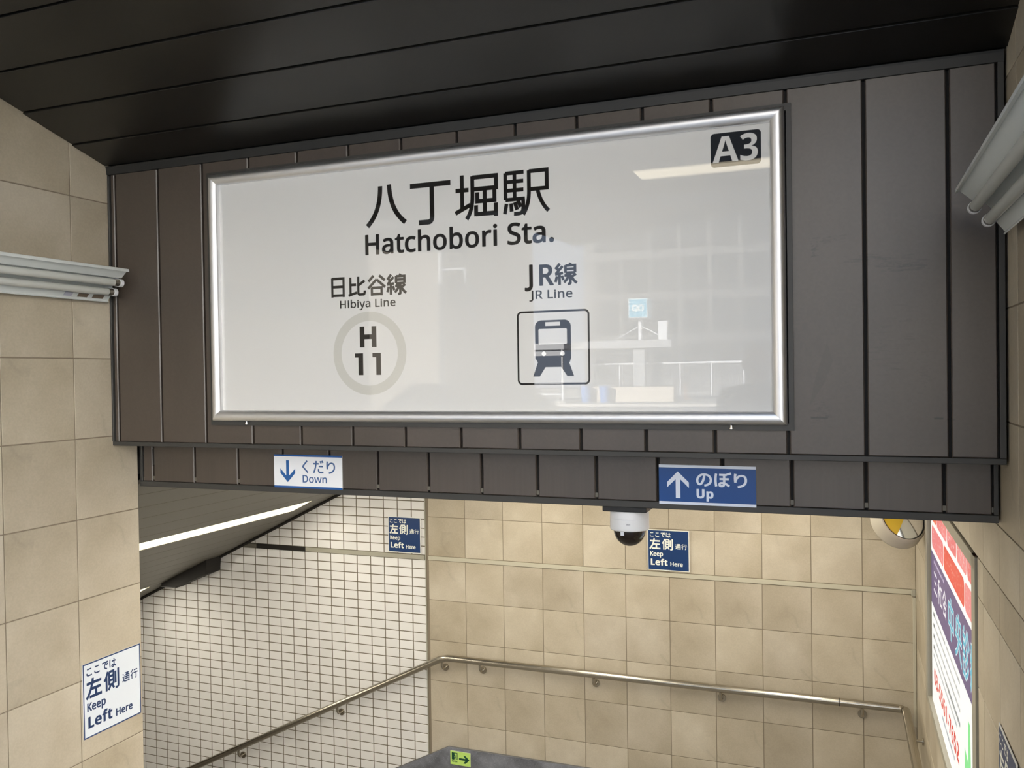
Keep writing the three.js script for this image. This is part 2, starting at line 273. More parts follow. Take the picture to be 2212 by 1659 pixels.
{ // floors and stairs
  const f = struct('floor', 'stone landing at the foot of the entrance steps');
  part('landing', planar(boxAt(-2.72, XR + 0.05, -3.1, -2.93, ZB, -3.0), 0, 2), concrete, f);
  const s = struct('stairs', 'steps between street, landing and the lower stair');
  for (let k = 0; k < 8; k++) part('step', planar(boxAt(XL, XR + 0.04, -3.1, -1.6 - 0.1663 * (k + 0), -0.6 - 0.3 * (k + 1), -0.6 - 0.3 * k), 0, 2), concrete, s), part('nosing', boxAt(XL + 0.02, XR + 0.01, -1.6 - 0.1663 * k, -1.597 - 0.1663 * k, -0.6 - 0.3 * (k + 1) + 0.004, -0.6 - 0.3 * (k + 1) + 0.045), nosing, s);
  for (let k = 0; k < 15; k++) part('step', planar(boxAt(-2.72 - 0.3 * (k + 1), -2.72 - 0.3 * k, -2.93 - 0.155 * (k + 1) - 0.4, -2.93 - 0.155 * (k + 1), ZB, -2.71), 0, 2), concrete, s);
  const e = struct('wall_stair_end', 'plain end wall of the lower stair');
  part('plaster', [boxAt(-7.6, -7.4, -5.8, -0.1, ZB - 0.2, -2.5)], plaster, e);
  const n = struct('wall_stair_near', 'near side wall of the lower stair');
  part('plaster', [boxAt(-7.6, XL - 0.02, -5.8, -0.1, -2.71, -2.5)], plaster, n);
  part('under_floor', [boxAt(-7.6, XL, -5.9, -5.7, ZB - 0.2, -2.5)], concrete, n);
}

// ---------------------------------------------------------------- SETTING: front above the opening
const GROOVE = [-2.654, -2.442, -2.232, -2.021, -1.813, -1.602, -1.396, -1.190, -0.984, -0.779, -0.573, -0.368, -0.161, 0.0455, 0.2535];
const GROOVE_LOW = [-2.6205, -2.410, -2.200, -1.994, -1.788, -1.584, -1.380, -1.176, -0.973, -0.769, -0.567, -0.366, -0.161, 0.0455, 0.2505];
function cladding(parent, edges, y0, y1, z, gap) {
  for (let i = 0; i + 1 < edges.length; i++) {
    const a = edges[i] + gap / 2, b = edges[i + 1] - gap / 2, g = slab(b - a, y1 - y0, 0.016, 0.003);
    const p = g.attributes.position, uv = g.attributes.uv, cx = (a + b) / 2, cy = (y0 + y1) / 2;
    for (let k = 0; k < p.count; k++) uv.setXY(k, (p.getX(k) + cx + 2.72) / 3.12, (p.getY(k) + cy + 0.33) / 1.17);
    part('panel', g, brown, parent).position.set(cx, cy, z);
  }
}
{
  const w = struct('wall_front', 'dark brown metal panelled front above the stairway opening');
  part('backing', [boxAt(XL, 0.386, -0.262, 0.86, ZF - 0.12, ZF - 0.014)], brownDark, w);
  cladding(w, [-2.6795, ...GROOVE, 0.3705], -0.2455, 0.8, ZF, 0.008);
  part('edge_trim', rboxAt(XL + 0.001, 0.3862, -0.2615, -0.2455, ZF - 0.134, ZF + 0.004, 0.002), brownTrim, w, 'dark grey edge trim under the panels');
  part('edge_trim', rboxAt(XL + 0.001, -2.6785, -0.2455, 0.792, ZF - 0.02, ZF + 0.006, 0.002), brownTrim, w);
  part('edge_trim', rboxAt(0.3705, 0.3862, -0.2455, 0.80, ZF - 0.02, ZF + 0.005, 0.002), brownTrim, w);
  part('top_trim', [extr([[0, 0.793], [0.006, 0.794], [0.010, 0.818], [0.012, 0.824], [-0.03, 0.8255], [-0.03, 0.793]], 0.3862 - XL - 0.001).rotateY(-Math.PI / 2).translate(0.3862, 0, ZF)], boardTrim, w);
  const l = struct('wall_lintel', 'lower set-back band of dark brown panels above the opening');
  part('backing', [boxAt(XL, 0.386, -0.437, -0.15, ZLOW - 0.25, ZLOW - 0.014)], brownDark, l);
  cladding(l, [-2.674, ...GROOVE_LOW, 0.3735], -0.4165, -0.258, ZLOW, 0.0085);
  part('edge_trim', rboxAt(XL + 0.001, 0.3855, -0.438, -0.4165, ZLOW - 0.26, ZLOW + 0.004, 0.002), brownTrim, l);
  part('edge_trim', rboxAt(XL + 0.002, -2.673, -0.4165, -0.262, ZLOW - 0.02, ZLOW + 0.004, 0.002), brownTrim, l);
  part('edge_trim', rboxAt(0.3735, 0.3855, -0.4165, -0.262, ZLOW - 0.02, ZLOW + 0.004, 0.002), brownTrim, l);
}
{ // dark boarded ceiling: rises towards the street, then runs level as the canopy
  const c = struct('ceiling', 'black-brown boarded ceiling sloping down to the panelled front');
  const s = 0.31, zs = [-2.571, -2.417, -2.213, -2.019, -1.819, -1.62, -1.42, -1.36], ang = Math.atan(s), yz = (z) => 0.8245 + s * (z + 2.571), gap = 0.0045;
  const wide = 0.4 - XL - 0.004;
  for (let i = 0; i < 6; i++) {
    const z0 = zs[i], z1 = zs[i + 1], L = (z1 - z0) / Math.cos(ang) - gap, g = slab(wide, L, 0.02, 0.0015, 0.7, rnd() * 3, rnd() * 3);
    const m = part('board', g, board, c); m.position.set((XL + 0.4) / 2, yz((z0 + z1) / 2), (z0 + z1) / 2); m.rotation.x = Math.PI / 2 - ang + 0.022;   // boards lap like siding, so each shows its front edge
  }
  part('backing', at(new THREE.BoxGeometry(wide, 1.36, 0.06), (XL + 0.4) / 2, yz(-1.95) + 0.045, -1.95, Math.PI / 2 - ang, 0, 0), brownDark, c);
  const flat = [[-1.42, -1.22], [-1.22, -1.02], [-1.02, -0.82], [-0.82, -0.62], [-0.62, -0.42], [-0.42, -0.22], [-0.22, -0.035], [0.215, 0.40], [0.40, 0.55]];
  for (const [a, b] of flat) { const m = part('board', slab(a < -1.3 ? wide : b < -0.6 ? 2.5 : 4.0, b - a - gap, 0.02, 0.003, 0.7, rnd() * 3, rnd() * 3), board, c); m.position.set(a < -1.3 ? (XL + 0.4) / 2 : b < -0.6 ? -1.45 : -2.2, YC, (a + b) / 2); m.rotation.x = Math.PI / 2; }
  part('backing', [boxAt(-4.2, -0.2, YC + 0.02, YC + 0.1, -1.45, 0.55)], brownDark, c);
}
{ // street canopy beyond the boards: beam, glazed strip and pale soffit with a slanting front edge
  const c = struct('canopy', 'pale street canopy with a glazed strip in front of the entrance');
  const pale = std({ color: lin(0.26, 0.255, 0.245), roughness: 0.7 }), beamM = std({ color: lin(0.10, 0.10, 0.095), roughness: 0.6 });
  part('beam', [boxAt(-4.2, -0.2, YC - 0.03, YC + 0.15, 0.55, 0.66)], beamM, c);
  const glass = new THREE.MeshPhysicalMaterial({ color: lin(0.8, 0.8, 0.78), transmission: 0.9, roughness: 0.35, thickness: 0 });
  for (let k = 0; k < 7; k++) { const x = -4.5 + k * 0.62; part('pane', boxAt(x + 0.012, x + 0.61, YC + 0.03, YC + 0.042, 0.67, 1.41), glass, c); part('glazing_bar', boxAt(x - 0.012, x + 0.012, YC, YC + 0.05, 0.66, 1.42), beamM, c); }
  const sh = extr([[-4.2, 1.41], [2, 1.41], [-0.2, 1.41], [-0.51, 1.45], [-2.41, 2.72], [-2.5, 1.85], [-3.54, 2.67], [-4.2, 2.3]].filter((_, i) => i !== 1), 0.12);
  part('soffit', sh.rotateX(Math.PI / 2).translate(0, YC + 0.12, 0), pale, c);
  part('front_edge', [bar([-0.45, YC + 0.03, 1.43], [-2.43, YC + 0.03, 2.74], 0.04, 6)], whitePaint, c);
}
{ // ceiling over the lower stair and landing
  const c = struct('ceiling_stair', 'sloping boarded ceiling over the lower stair with light strips');
  const sl = 0.486, ang = Math.atan(sl), yx = (x) => -1.8964 + sl * (x + 5.714), depth = -ZB + ZLOW - 0.005, zc = (ZB + ZLOW) / 2;
  const xs = [-2.66, -2.843, -3.032, -3.221, -3.408, -3.595, -3.725, -3.915, -4.1, -4.29, -4.478, -4.667, -4.856, -5.045, -5.2, -5.29, -5.48, -5.67, -5.86, -6.05, -6.24, -6.43, -6.62, -6.81, -7.0, -7.2, -7.4];
  for (let i = 0; i + 1 < xs.length; i++) {
    const a = xs[i], b = xs[i + 1]; const lit = i === 6 || i === 15, span = lit ? 0.31 : depth;             // light strips leave only end pieces of board
    const L = (a - b) / Math.cos(ang) - 0.004, ends = lit ? [zc - depth / 2 + span / 2, zc + depth / 2 - span / 2] : [zc];
    for (const z of ends) { const m = part('board', slab(L, span, 0.015, 0.001), boardInner, c); m.position.set((a + b) / 2, yx((a + b) / 2), z); m.rotation.set(Math.PI / 2, 0, ang, 'ZYX'); }
  }
  part('backing', at(new THREE.BoxGeometry(5.6, 0.06, depth), -5.05, yx(-5.05) + 0.075, zc, 0, 0, ang), brownDark, c);
  part('edge_bead', bar([-2.9, yx(-2.9) - 0.008, ZB + 0.012], [-7.4, yx(-7.4) - 0.008, ZB + 0.012], 0.014, 6), boxBlack, c);
  const l = struct('ceiling_landing', 'level boarded ceiling over the landing');
  const lx = steps(-2.66, 0.39, 0.19);
  for (let i = 0; i + 1 < lx.length; i++) { if (i === 3 || i === 11) continue; const m = part('board', slab(0.186, depth, 0.015, 0.001), boardInner, l); m.position.set((lx[i] + lx[i + 1]) / 2, -0.41, zc); m.rotation.x = Math.PI / 2; }
  part('backing', boxAt(-2.75, 0.4, -0.33, -0.25, ZB - 0.1, ZLOW - 0.05), brownDark, l);
}

// ---------------------------------------------------------------- lamps
const WARM = lin(1, 0.925, 0.79);
function stripLight(x, y, tilt, label, L) {
  const g = thing('ceiling_light', label, 'light', [x, y, (ZB + ZLOW) / 2], 'recessed light strips in the stair ceiling');
  g.rotation.z = tilt;
  const len = -ZB + ZLOW - 0.62;
  const m = std({ color: lin(0.8, 0.78, 0.7), emissive: lin(1, 0.93, 0.66), emissiveIntensity: 2.1, roughness: 0.5 });
  for (const [a, b] of [[-len / 2, -0.55], [-0.545, 0.55], [0.555, len / 2]]) part('diffuser', boxAt(-0.098, 0.098, 0.003, 0.012, a, b), m, g);
  part('housing', [boxAt(-0.104, 0.104, 0.014, 0.05, -len / 2, len / 2)], boardTrim, g);
  const a = new THREE.RectAreaLight(WARM, L, 0.19, len - 0.04); a.name = 'lamp'; a.rotation.x = -Math.PI / 2; a.position.y = -0.006; g.add(a);
}
const STRIP = 18;
{
  const ang = Math.atan(0.486), yx = (x) => -1.8964 + 0.486 * (x + 5.714);
  stripLight(-3.82, yx(-3.82), ang, 'long glowing ceiling strip light, the upper of the two above the white tiled stair', STRIP);
  stripLight(-5.385, yx(-5.385), ang, 'glowing ceiling strip light lower down the stair, just a tip showing', STRIP);
  stripLight(-1.995, -0.41, 0, 'ceiling strip light above the left part of the landing', STRIP * 1.7);
  stripLight(-0.475, -0.41, 0, 'ceiling strip light above the right part of the landing', STRIP * 1.7);
}
{
  const g = thing('canopy_light', 'wide warm strip light in the canopy over the top of the steps', 'light', [-0.75, YC, 0.09]);
  part('diffuser', boxAt(-0.45, 0.53, 0.002, 0.02, -0.12, 0.12), std({ color: lin(0.8, 0.76, 0.66), emissive: lin(1, 0.86, 0.6), emissiveIntensity: 6, roughness: 0.5 }), g);
  part('housing', boxAt(-0.46, 0.54, 0.021, 0.07, -0.123, 0.123), enamel, g);
  const a = new THREE.RectAreaLight(lin(1, 0.88, 0.66), 6, 0.96, 0.24); a.name = 'lamp'; a.rotation.x = -Math.PI / 2; a.position.set(0.04, -0.006, 0); g.add(a);
}

// ---------------------------------------------------------------- the station sign
{
  const g = thing('station_sign', 'large white illuminated-type station name board in a rounded silver frame on brown panels', 'sign', [-1.178, -0.16, ZF]);
  const L = (x) => x + 1.178, V = (y) => y + 0.16, z = (v) => v - ZF;
  const S = 2048 / 1.97, INK = 'rgb(34,32,30)', PAPER = 'rgb(219,219,217)';
  const face = canvasTex(2048, 888, (x, w, h) => {
    const X = (m) => (m + 2.165) * S, Y = (m) => (0.722 - m) * S;
    x.fillStyle = PAPER; x.fillRect(0, 0, w, h);
    const k1 = 0.0163 * S;
    glyph(x, '八', X(-1.529), Y(0.65), X(-1.374), Y(0.501), k1, INK); glyph(x, '丁', X(-1.361), Y(0.652), X(-1.206), Y(0.494), k1, INK);
    glyph(x, '堀', X(-1.194), Y(0.653), X(-1.040), Y(0.500), k1 * 0.84, INK); glyph(x, '駅', X(-1.025), Y(0.653), X(-0.868), Y(0.500), k1 * 0.76, INK);
    latin(x, 'Hatchobori Sta.', X(-1.541), Y(0.4105), 0.692 * S, 0.0655 * S, INK, 0.038);
    const k2 = 0.0088 * S;
    [['日', -1.677, -1.612], ['比', -1.605, -1.533], ['谷', -1.527, -1.457], ['線', -1.453, -1.378]].forEach(([c, a, b]) => glyph(x, c, X(a), Y(0.340), X(b), Y(0.269), k2, INK));
    latin(x, 'Hibiya Line', X(-1.641), Y(0.2310), 0.223 * S, 0.0268 * S, INK, 0.022);
    x.strokeStyle = 'rgb(196,196,190)'; x.lineWidth = 0.0322 * S; x.beginPath(); x.arc(X(-1.5244), Y(0.074), 0.1264 * S, 0, 7); x.stroke();
    x.fillStyle = INK;
    const R = (a, b, c, d) => x.fillRect(X(a), Y(b), (c - a) * S, (b - d) * S);
    R(-1.5605, 0.166, -1.5425, 0.095); R(-1.514, 0.166, -1.496, 0.095); R(-1.56, 0.1385, -1.50, 0.1225);
    for (const o of [0, 0.0695]) { R(-1.5675 + o, 0.0745, -1.549 + o, 0); R(-1.5815 + o, 0.0745, -1.56 + o, 0.0605); }
    x.lineCap = 'butt'; x.strokeStyle = INK;
    latin(x, 'J', X(-0.9445), Y(0.2755), 0.0235 * S, 0.063 * S, INK, 0.05); latin(x, 'R', X(-0.912), Y(0.2748), 0.054 * S, 0.0634 * S, INK, 0.045);
    glyph(x, '線', X(-0.8545), Y(0.3405), X(-0.781), Y(0.272), k2 * 0.95, INK);
    latin(x, 'JR Line', X(-0.935), Y(0.2325), 0.140 * S, 0.0268 * S, INK, 0.022);
    x.lineWidth = 0.0056 * S; rrect(x, X(-0.980), Y(0.1915), 0.234 * S, 0.228 * S, 0.013 * S); x.stroke();
    // train pictogram
    x.fillStyle = INK; rrect(x, X(-0.922), Y(0.1635), 0.118 * S, 0.12 * S, [0.02 * S, 0.02 * S, 0, 0]); x.fill();
    poly(x, [[-0.922, 0.045], [-0.804, 0.045], [-0.8085, 0.031], [-0.9135, 0.031]].map(([a, b]) => [X(a), Y(b)]));
    R(-0.897, 0.032, -0.832, 0.0165);
    for (const s of [-1, 1]) poly(x, [[0.0325, 0.0325], [0.051, 0.0325], [0.0672, -0.0125], [0.0455, -0.0125], [0.0255, 0.017]].map(([a, b]) => [X(-0.8625 + s * a), Y(b)]));
    x.fillStyle = PAPER; rrect(x, X(-0.911), Y(0.137), 0.0945 * S, 0.049 * S, 0.004 * S); x.fill(); R(-0.8875, 0.158, -0.839, 0.1455);
    for (const c of [-0.8935, -0.832]) { x.beginPath(); x.arc(X(c), Y(0.0585), 0.0075 * S, 0, 7); x.fill(); }
    // exit number badge
    x.fillStyle = 'rgb(38,40,44)'; rrect(x, X(-0.369), Y(0.688), 0.142 * S, 0.098 * S, 0.011 * S); x.fill();
    latin(x, 'A', X(-0.3635), Y(0.6035), 0.0735 * S, 0.0735 * S, PAPER, 0.0, 'bold'); latin(x, '3', X(-0.288), Y(0.6025), 0.056 * S, 0.0765 * S, PAPER, 0.0, 'bold');
  });
  part('face_panel', boxAt(L(-2.165), L(-0.195), V(-0.132), V(0.722), 0.004, z(-2.575)), [std({ color: lin(0.8, 0.8, 0.8), roughness: 0.3 }), std({ color: lin(0.8, 0.8, 0.8) }), alu, alu, std({ map: face, roughness: 0.003 }), alu], g, 'white acrylic face with black lettering');
  // frame: bullnose rails, mitred
  const x0 = -2.183, x1 = -0.1625, y0 = -0.1607, y1 = 0.742, fw = 0.039, zt = z(-2.55), zb = 0.006;
  const prof = [[0, zb], [0, zb + (zt - zb) * 0.45], [fw * 0.08, zb + (zt - zb) * 0.72], [fw * 0.24, zb + (zt - zb) * 0.93], [fw * 0.45, zt], [fw * 0.68, zb + (zt - zb) * 0.95], [fw * 0.88, zb + (zt - zb) * 0.8], [fw, zb + (zt - zb) * 0.62], [fw, zb]];
  const rail = (A, B, inward) => {                          // A, B outer corners; profile swept between the mitres
    const P = [], d = B.clone().sub(A).normalize(), a = prof.map(([u, v]) => A.clone().addScaledVector(inward, u).addScaledVector(d, u).setZ(v)), b = prof.map(([u, v]) => B.clone().addScaledVector(inward, u).addScaledVector(d, -u).setZ(v));
    const idx = []; [...a, ...b].forEach((p) => P.push(p.x, p.y, p.z)); const n = prof.length;
    for (let i = 0; i + 1 < n; i++) idx.push(i, n + i, n + i + 1, i, n + i + 1, i + 1);
    const geo = new THREE.BufferGeometry(); geo.setAttribute('position', new THREE.Float32BufferAttribute(P, 3)); geo.setAttribute('uv', new THREE.Float32BufferAttribute(new Float32Array(n * 4), 2)); geo.setIndex(idx); geo.computeVertexNormals(); return geo;
  };
  const C = [[x0, y0], [x1, y0], [x1, y1], [x0, y1]].map(([a, b]) => new THREE.Vector3(L(a), V(b), 0)), IN = [[0, 1], [-1, 0], [0, -1], [1, 0]].map(([a, b]) => new THREE.Vector3(a, b, 0));
  for (let i = 0; i < 4; i++) part('frame_rail', rail(C[i], C[(i + 1) % 4], IN[i]), alu, g);
  const bx0 = x0 - 0.016, bx1 = -0.1445, by0 = -0.1765, by1 = 0.752, t = 0.02;
  for (const q of [[bx0, bx1, by0, by0 + t], [bx0, bx1, by1 - t, by1], [bx0, bx0 + t, by0 + t, by1 - t], [bx1 - t + 0.006, bx1, by0 + t, by1 - t]]) part('backing_frame', boxAt(L(q[0]), L(q[1]), V(q[2]), V(q[3]), 0.001, 0.012), brownTrim, g, 'dark mounting frame behind the silver frame');
  for (const sx of [-2.0313, -0.3171]) part('screw', [at(cyl(0.0045, 0.008, 10), L(sx), V(-0.1655), 0.022), at(cyl(0.007, 0.004, 10), L(sx), V(-0.1702), 0.022)], chrome, g);
}

// ---------------------------------------------------------------- direction plates
const NAVY = 'rgb(8,70,138)';
function plate(name, label, category, w, h, tex, depth, [x, y, z], ry, rough = 0.35, edge = whitePaint, group) {
  const g = thing(name, label, category, [x, y, z], group); g.rotation.y = ry;
  const e = edge, m = part('plate', new THREE.BoxGeometry(w, h, depth).translate(0, h / 2, depth / 2), [e, e, e, e, std({ map: tex, roughness: rough }), e], g);
  return g;
}
{
  const down = canvasTex(720, 296, (x, w, h) => {
    x.fillStyle = 'rgb(244,247,252)'; x.fillRect(0, 0, w, h); x.fillStyle = 'rgb(24,86,158)'; x.fillRect(0, 0, w, h * 0.055); x.fillRect(0, h * 0.942, w, h * 0.058);
    const A = (p) => poly(x, p.map(([a, b]) => [a * w, b * h]));
    x.fillStyle = 'rgb(30,92,160)'; A([[0.183, 0.17], [0.226, 0.17], [0.226, 0.635], [0.316, 0.42], [0.316, 0.555], [0.2045, 0.83], [0.096, 0.555], [0.096, 0.42], [0.183, 0.635]]);
    const c = 'rgb(64,98,150)'; [['く', 0.40, 0.56], ['だ', 0.573, 0.745], ['り', 0.75, 0.925]].forEach(([k, a, b]) => glyph(x, k, a * w, 0.155 * h, b * w, 0.535 * h, 14, c));
    latin(x, 'Down', 0.414 * w, 0.82 * h, 0.375 * w, 0.215 * h, c, 0.03);
  });
  plate('direction_sign', 'white plate with blue down arrow and Down on the lower brown band', 'sign', 0.2995, 0.125, down, 0.004, [-1.880, -0.4195, ZLOW + 0.0002], 0);
  const up = canvasTex(720, 300, (x, w, h) => {
    x.fillStyle = NAVY; x.fillRect(0, 0, w, h); x.fillStyle = 'rgb(222,230,246)'; x.fillRect(0, 0, w, h * 0.07); x.fillRect(0, h * 0.93, w, h * 0.07);
    const A = (p) => poly(x, p.map(([a, b]) => [a * w, b * h])), c = 'rgb(222,230,246)';
    x.fillStyle = c; A([[0.199, 0.165], [0.316, 0.435], [0.316, 0.575], [0.2265, 0.365], [0.2265, 0.84], [0.177, 0.84], [0.177, 0.365], [0.087, 0.575], [0.087, 0.44]]);
    [['の', 0.385, 0.56], ['ぼ', 0.575, 0.745], ['り', 0.755, 0.935]].forEach(([k, a, b]) => glyph(x, k, a * w, 0.165 * h, b * w, 0.53 * h, 17, c));
    latin(x, 'Up', 0.385 * w, 0.82 * h, 0.19 * w, 0.22 * h, c, 0.03, 'bold');
  });
  plate('direction_sign', 'blue plate with white up arrow and Up on the lower brown band', 'sign', 0.2975, 0.1245, up, 0.004, [-0.4138, -0.4215, ZLOW + 0.0002], 0);
}
function keepLeft(bg, fg, border) {
  return canvasTex(640, 640, (x, w, h) => {
    x.fillStyle = border; x.fillRect(0, 0, w, h); const b = 11; x.fillStyle = bg; x.fillRect(b, b, w - 2 * b, h - 2 * b);
    [0.045, 0.175, 0.31, 0.44].forEach((u, i) => glyph(x, 'ここでは'[i], u * w, 0.055 * h, (u + 0.125) * w, 0.185 * h, 11, fg));
    glyph(x, '左', 0.045 * w, 0.21 * h, 0.315 * w, 0.485 * h, 24, fg); glyph(x, '側', 0.345 * w, 0.21 * h, 0.615 * w, 0.485 * h, 21, fg);
    glyph(x, '通', 0.665 * w, 0.325 * h, 0.80 * w, 0.46 * h, 10, fg); glyph(x, '行', 0.815 * w, 0.325 * h, 0.95 * w, 0.46 * h, 10, fg);
    latin(x, 'Keep', 0.05 * w, 0.645 * h, 0.325 * w, 0.105 * h, fg, 0.06); latin(x, 'Left', 0.055 * w, 0.875 * h, 0.43 * w, 0.15 * h, fg, 0.02, 'bold'); latin(x, 'Here', 0.535 * w, 0.875 * h, 0.31 * w, 0.095 * h, fg, 0.06);
  });
}
{
  const blue = keepLeft('rgb(16,54,104)', 'rgb(236,238,228)', 'rgb(232,234,226)'), white = keepLeft('rgb(232,239,247)', 'rgb(30,54,96)', 'rgb(40,66,112)');
  plate('keep_left_sign', 'white keep left sign with blue border on the left sand-coloured stone wall', 'sign', 0.281, 0.2825, white, 0.003, [XL + 0.0005, -1.3552, -2.5553], Math.PI / 2);
  plate('keep_left_sign', 'small blue keep left sign on the white tiled stair wall', 'sign', 0.275, 0.2695, blue, 0.003, [-3.1255, -1.3415, ZB + 0.009], 0);
  plate('keep_left_sign', 'blue keep left sign on the stone back wall beside the dome camera', 'sign', 0.279, 0.273, blue, 0.003, [-1.1325, -1.340, ZB + 0.011], 0);
  plate('keep_left_sign', 'blue keep left sign seen edge-on at the bottom right on the right wall', 'sign', 0.279, 0.279, blue, 0.003, [0.3885, -1.285, -2.612], -Math.PI / 2);
}
{ // luminous exit plate on the granite skirting
  const tex = canvasTex(320, 200, (x, w, h) => {
    x.fillStyle = 'rgb(196,232,120)'; x.fillRect(0, 0, w, h); const G = 'rgb(16,74,52)'; x.fillStyle = G;
    x.fillRect(22, 24, 92, 104); x.fillStyle = 'rgb(196,232,120)'; x.fillRect(62, 34, 42, 94);
    x.fillStyle = G; x.beginPath(); x.arc(70, 44, 9, 0, 7); x.fill(); x.lineWidth = 11; x.strokeStyle = G; x.lineCap = 'round'; x.stroke(new Path2D('M68 60L74 88L62 106L54 124M74 88L90 104L92 124M70 62L88 74M66 62L52 72'));
    [24, 54, 84].forEach((u, i) => { x.fillStyle = G; x.fillRect(u, 140, 6, 24); x.fillRect(u + 18, 140, 6, 24); x.fillRect(u + 4, 142 + i * 2, 18, 4); x.fillRect(u + 2, 152, 20, 4); });
    poly(x, [[138, 92], [240, 92], [206, 50], [240, 50], [302, 107], [240, 164], [206, 164], [240, 122], [138, 122]]);
  });
  const g = plate('exit_sign', 'yellow-green emergency exit plate with arrow on the granite skirting', 'sign', 0.162, 0.101, tex, 0.003, [-2.684, -2.8815, ZB + 0.02], 0);
}

// ---------------------------------------------------------------- dome camera
{
  const g = thing('security_camera', 'white dome security camera hanging under the brown band', 'camera', [-0.6798, -0.456, -2.80]);
  part('mount_plate', rboxAt(-0.073, 0.073, 0, 0.018, -0.073, 0.073, 0.003), blackPlastic, g, 'dark mounting plate');
  const lathe = (pts, n = 40) => new THREE.LatheGeometry(pts.map((p) => new THREE.Vector2(...p)), n);
  part('body', [lathe([[0, 0], [0.060, 0], [0.0635, -0.003], [0.0645, -0.026], [0.0645, -0.0268], [0.0638, -0.0276], [0.0645, -0.0284], [0.0645, -0.062], [0.063, -0.066], [0.054, -0.067], [0.053, -0.06], [0, -0.06]])], whitePaint, g, 'white cylindrical body');
  const R = 0.053, arc = Array.from({ length: 14 }, (_, i) => { const a = (i / 13) * Math.PI / 2; return [R * Math.cos(a), -0.067 - R * Math.sin(a) * 1.05]; }); arc[13][0] = 0.0001;
  part('dome', lathe([[0.053, -0.062], ...arc]), std({ color: lin(0.02, 0.014, 0.011), roughness: 0.03 }), g, 'dark glossy dome');
  part('lens_mark', at(new THREE.BoxGeometry(0.011, 0.012, 0.003), -0.012, -0.074, 0.0525), alu, g);
  const txt = canvasTex(64, 32, (x, w, h) => { x.fillStyle = 'rgb(226,228,232)'; x.fillRect(0, 0, w, h); latin(x, 'i420', 4, 24, 54, 18, 'rgb(90,92,100)', 0.02); });
  part('model_mark', at(new THREE.PlaneGeometry(0.014, 0.007), 0.011, -0.042, 0.0642, 0, 0.17, 0), std({ map: txt, roughness: 0.4 }), g);
}

// ---------------------------------------------------------------- fluorescent wall fixtures
function fixture(label, side, wallX, dy, z0) {               // side +1: light throws towards +x (left wall)
  const g = thing('wall_light', label, 'light fixture', [wallX, 0.30 + dy, z0], 'unlit twin-tube wall lights under the ceiling');
  const T = [0.132, 0.116], B = [0.026, 0.0], dx = T[0] - B[0], dyy = T[1] - B[1], len = Math.hypot(dx, dyy), ux = dx / len, uy = dyy / len, nx = uy, ny = -ux, LEN = 1.25;
  const P = (s, n) => [side * (B[0] + ux * s + nx * n), B[1] + uy * s + ny * n];          // s along the reflector, n out of it
  const strip = (pts, name, mat, z1 = 0, z2 = LEN) => { const c = side > 0 ? pts : [...pts].reverse(); return part(name, extr(c, z2 - z1, 0.0008).translate(0, 0, z1), mat, g); };
  // folded sheet: wings, channel, lips
  strip([P(0, 0.006), P(0, -0.002), P(0.034, -0.006), P(0.036, -0.022), P(0.112, -0.022), P(0.114, -0.006), P(len, -0.002), P(len + 0.003, 0.004), P(len - 0.003, 0.011), P(len - 0.006, 0.004), P(len - 0.005, 0.0005), P(0.112, -0.003), P(0.109, -0.018), P(0.04, -0.018), P(0.036, -0.003), P(0.003, 0.0005), P(0.002, 0.006)], 'reflector', enamel);
  strip([P(0.04, -0.022), P(0.10, -0.022), [side * 0.008, B[1] + 0.07], [side * 0.008, B[1] + 0.02]], 'housing', enamel, 0.05, LEN - 0.05);
  for (const s of [0.05, 0.096]) {
    const [x, y] = P(s, 0.008);
    const t = part('tube', [at(cyl(0.0135, LEN - 0.05, 18), x, y, LEN / 2, Math.PI / 2, 0, 0)], tubeGlass, g);
    for (const zz of [0.006, LEN - 0.006]) {
      const [sx, sy] = P(s, -0.004);
      part('socket', [at(cyl(0.0155, 0.016, 18), x, y, zz, Math.PI / 2, 0, 0), at(new THREE.BoxGeometry(0.012, 0.026, 0.012), sx, sy, zz, 0, 0, Math.atan2(ny, nx * side) + Math.PI / 2)], whitePaint, g);
      part('end_cap', [at(cyl(0.0139, 0.022, 18), x, y, zz < 0.1 ? 0.026 : LEN - 0.026, Math.PI / 2, 0, 0)], steel, g, 'grey metal tube end');
    }
  }
  return { g, P };
}
{
  const a = fixture('white twin-tube wall light on the left stone wall, tubes unlit', 1, XL, 0, -2.545);
  for (const [z, w, c] of [[0.055, 0.05, lin(0.16, 0.12, 0.085)], [0.125, 0.045, lin(0.16, 0.12, 0.085)], [0.19, 0.035, lin(0.42, 0.42, 0.5)]]) {
    const [x, y] = a.P(0.018, 0.0015), m = part('face_patch', new THREE.BoxGeometry(w, 0.017, 0.0006), std({ color: c, roughness: 0.6 }), a.g, 'small printed label');
    m.position.set(x, y, z); m.rotation.set(0, Math.PI / 2, 0); m.rotation.order = 'ZYX'; m.rotation.z = -Math.PI / 4 + 0.03;
  }
  fixture('white twin-tube wall light on the right wall, seen from its end', -1, 0.3915, 0.027, -2.425);
}

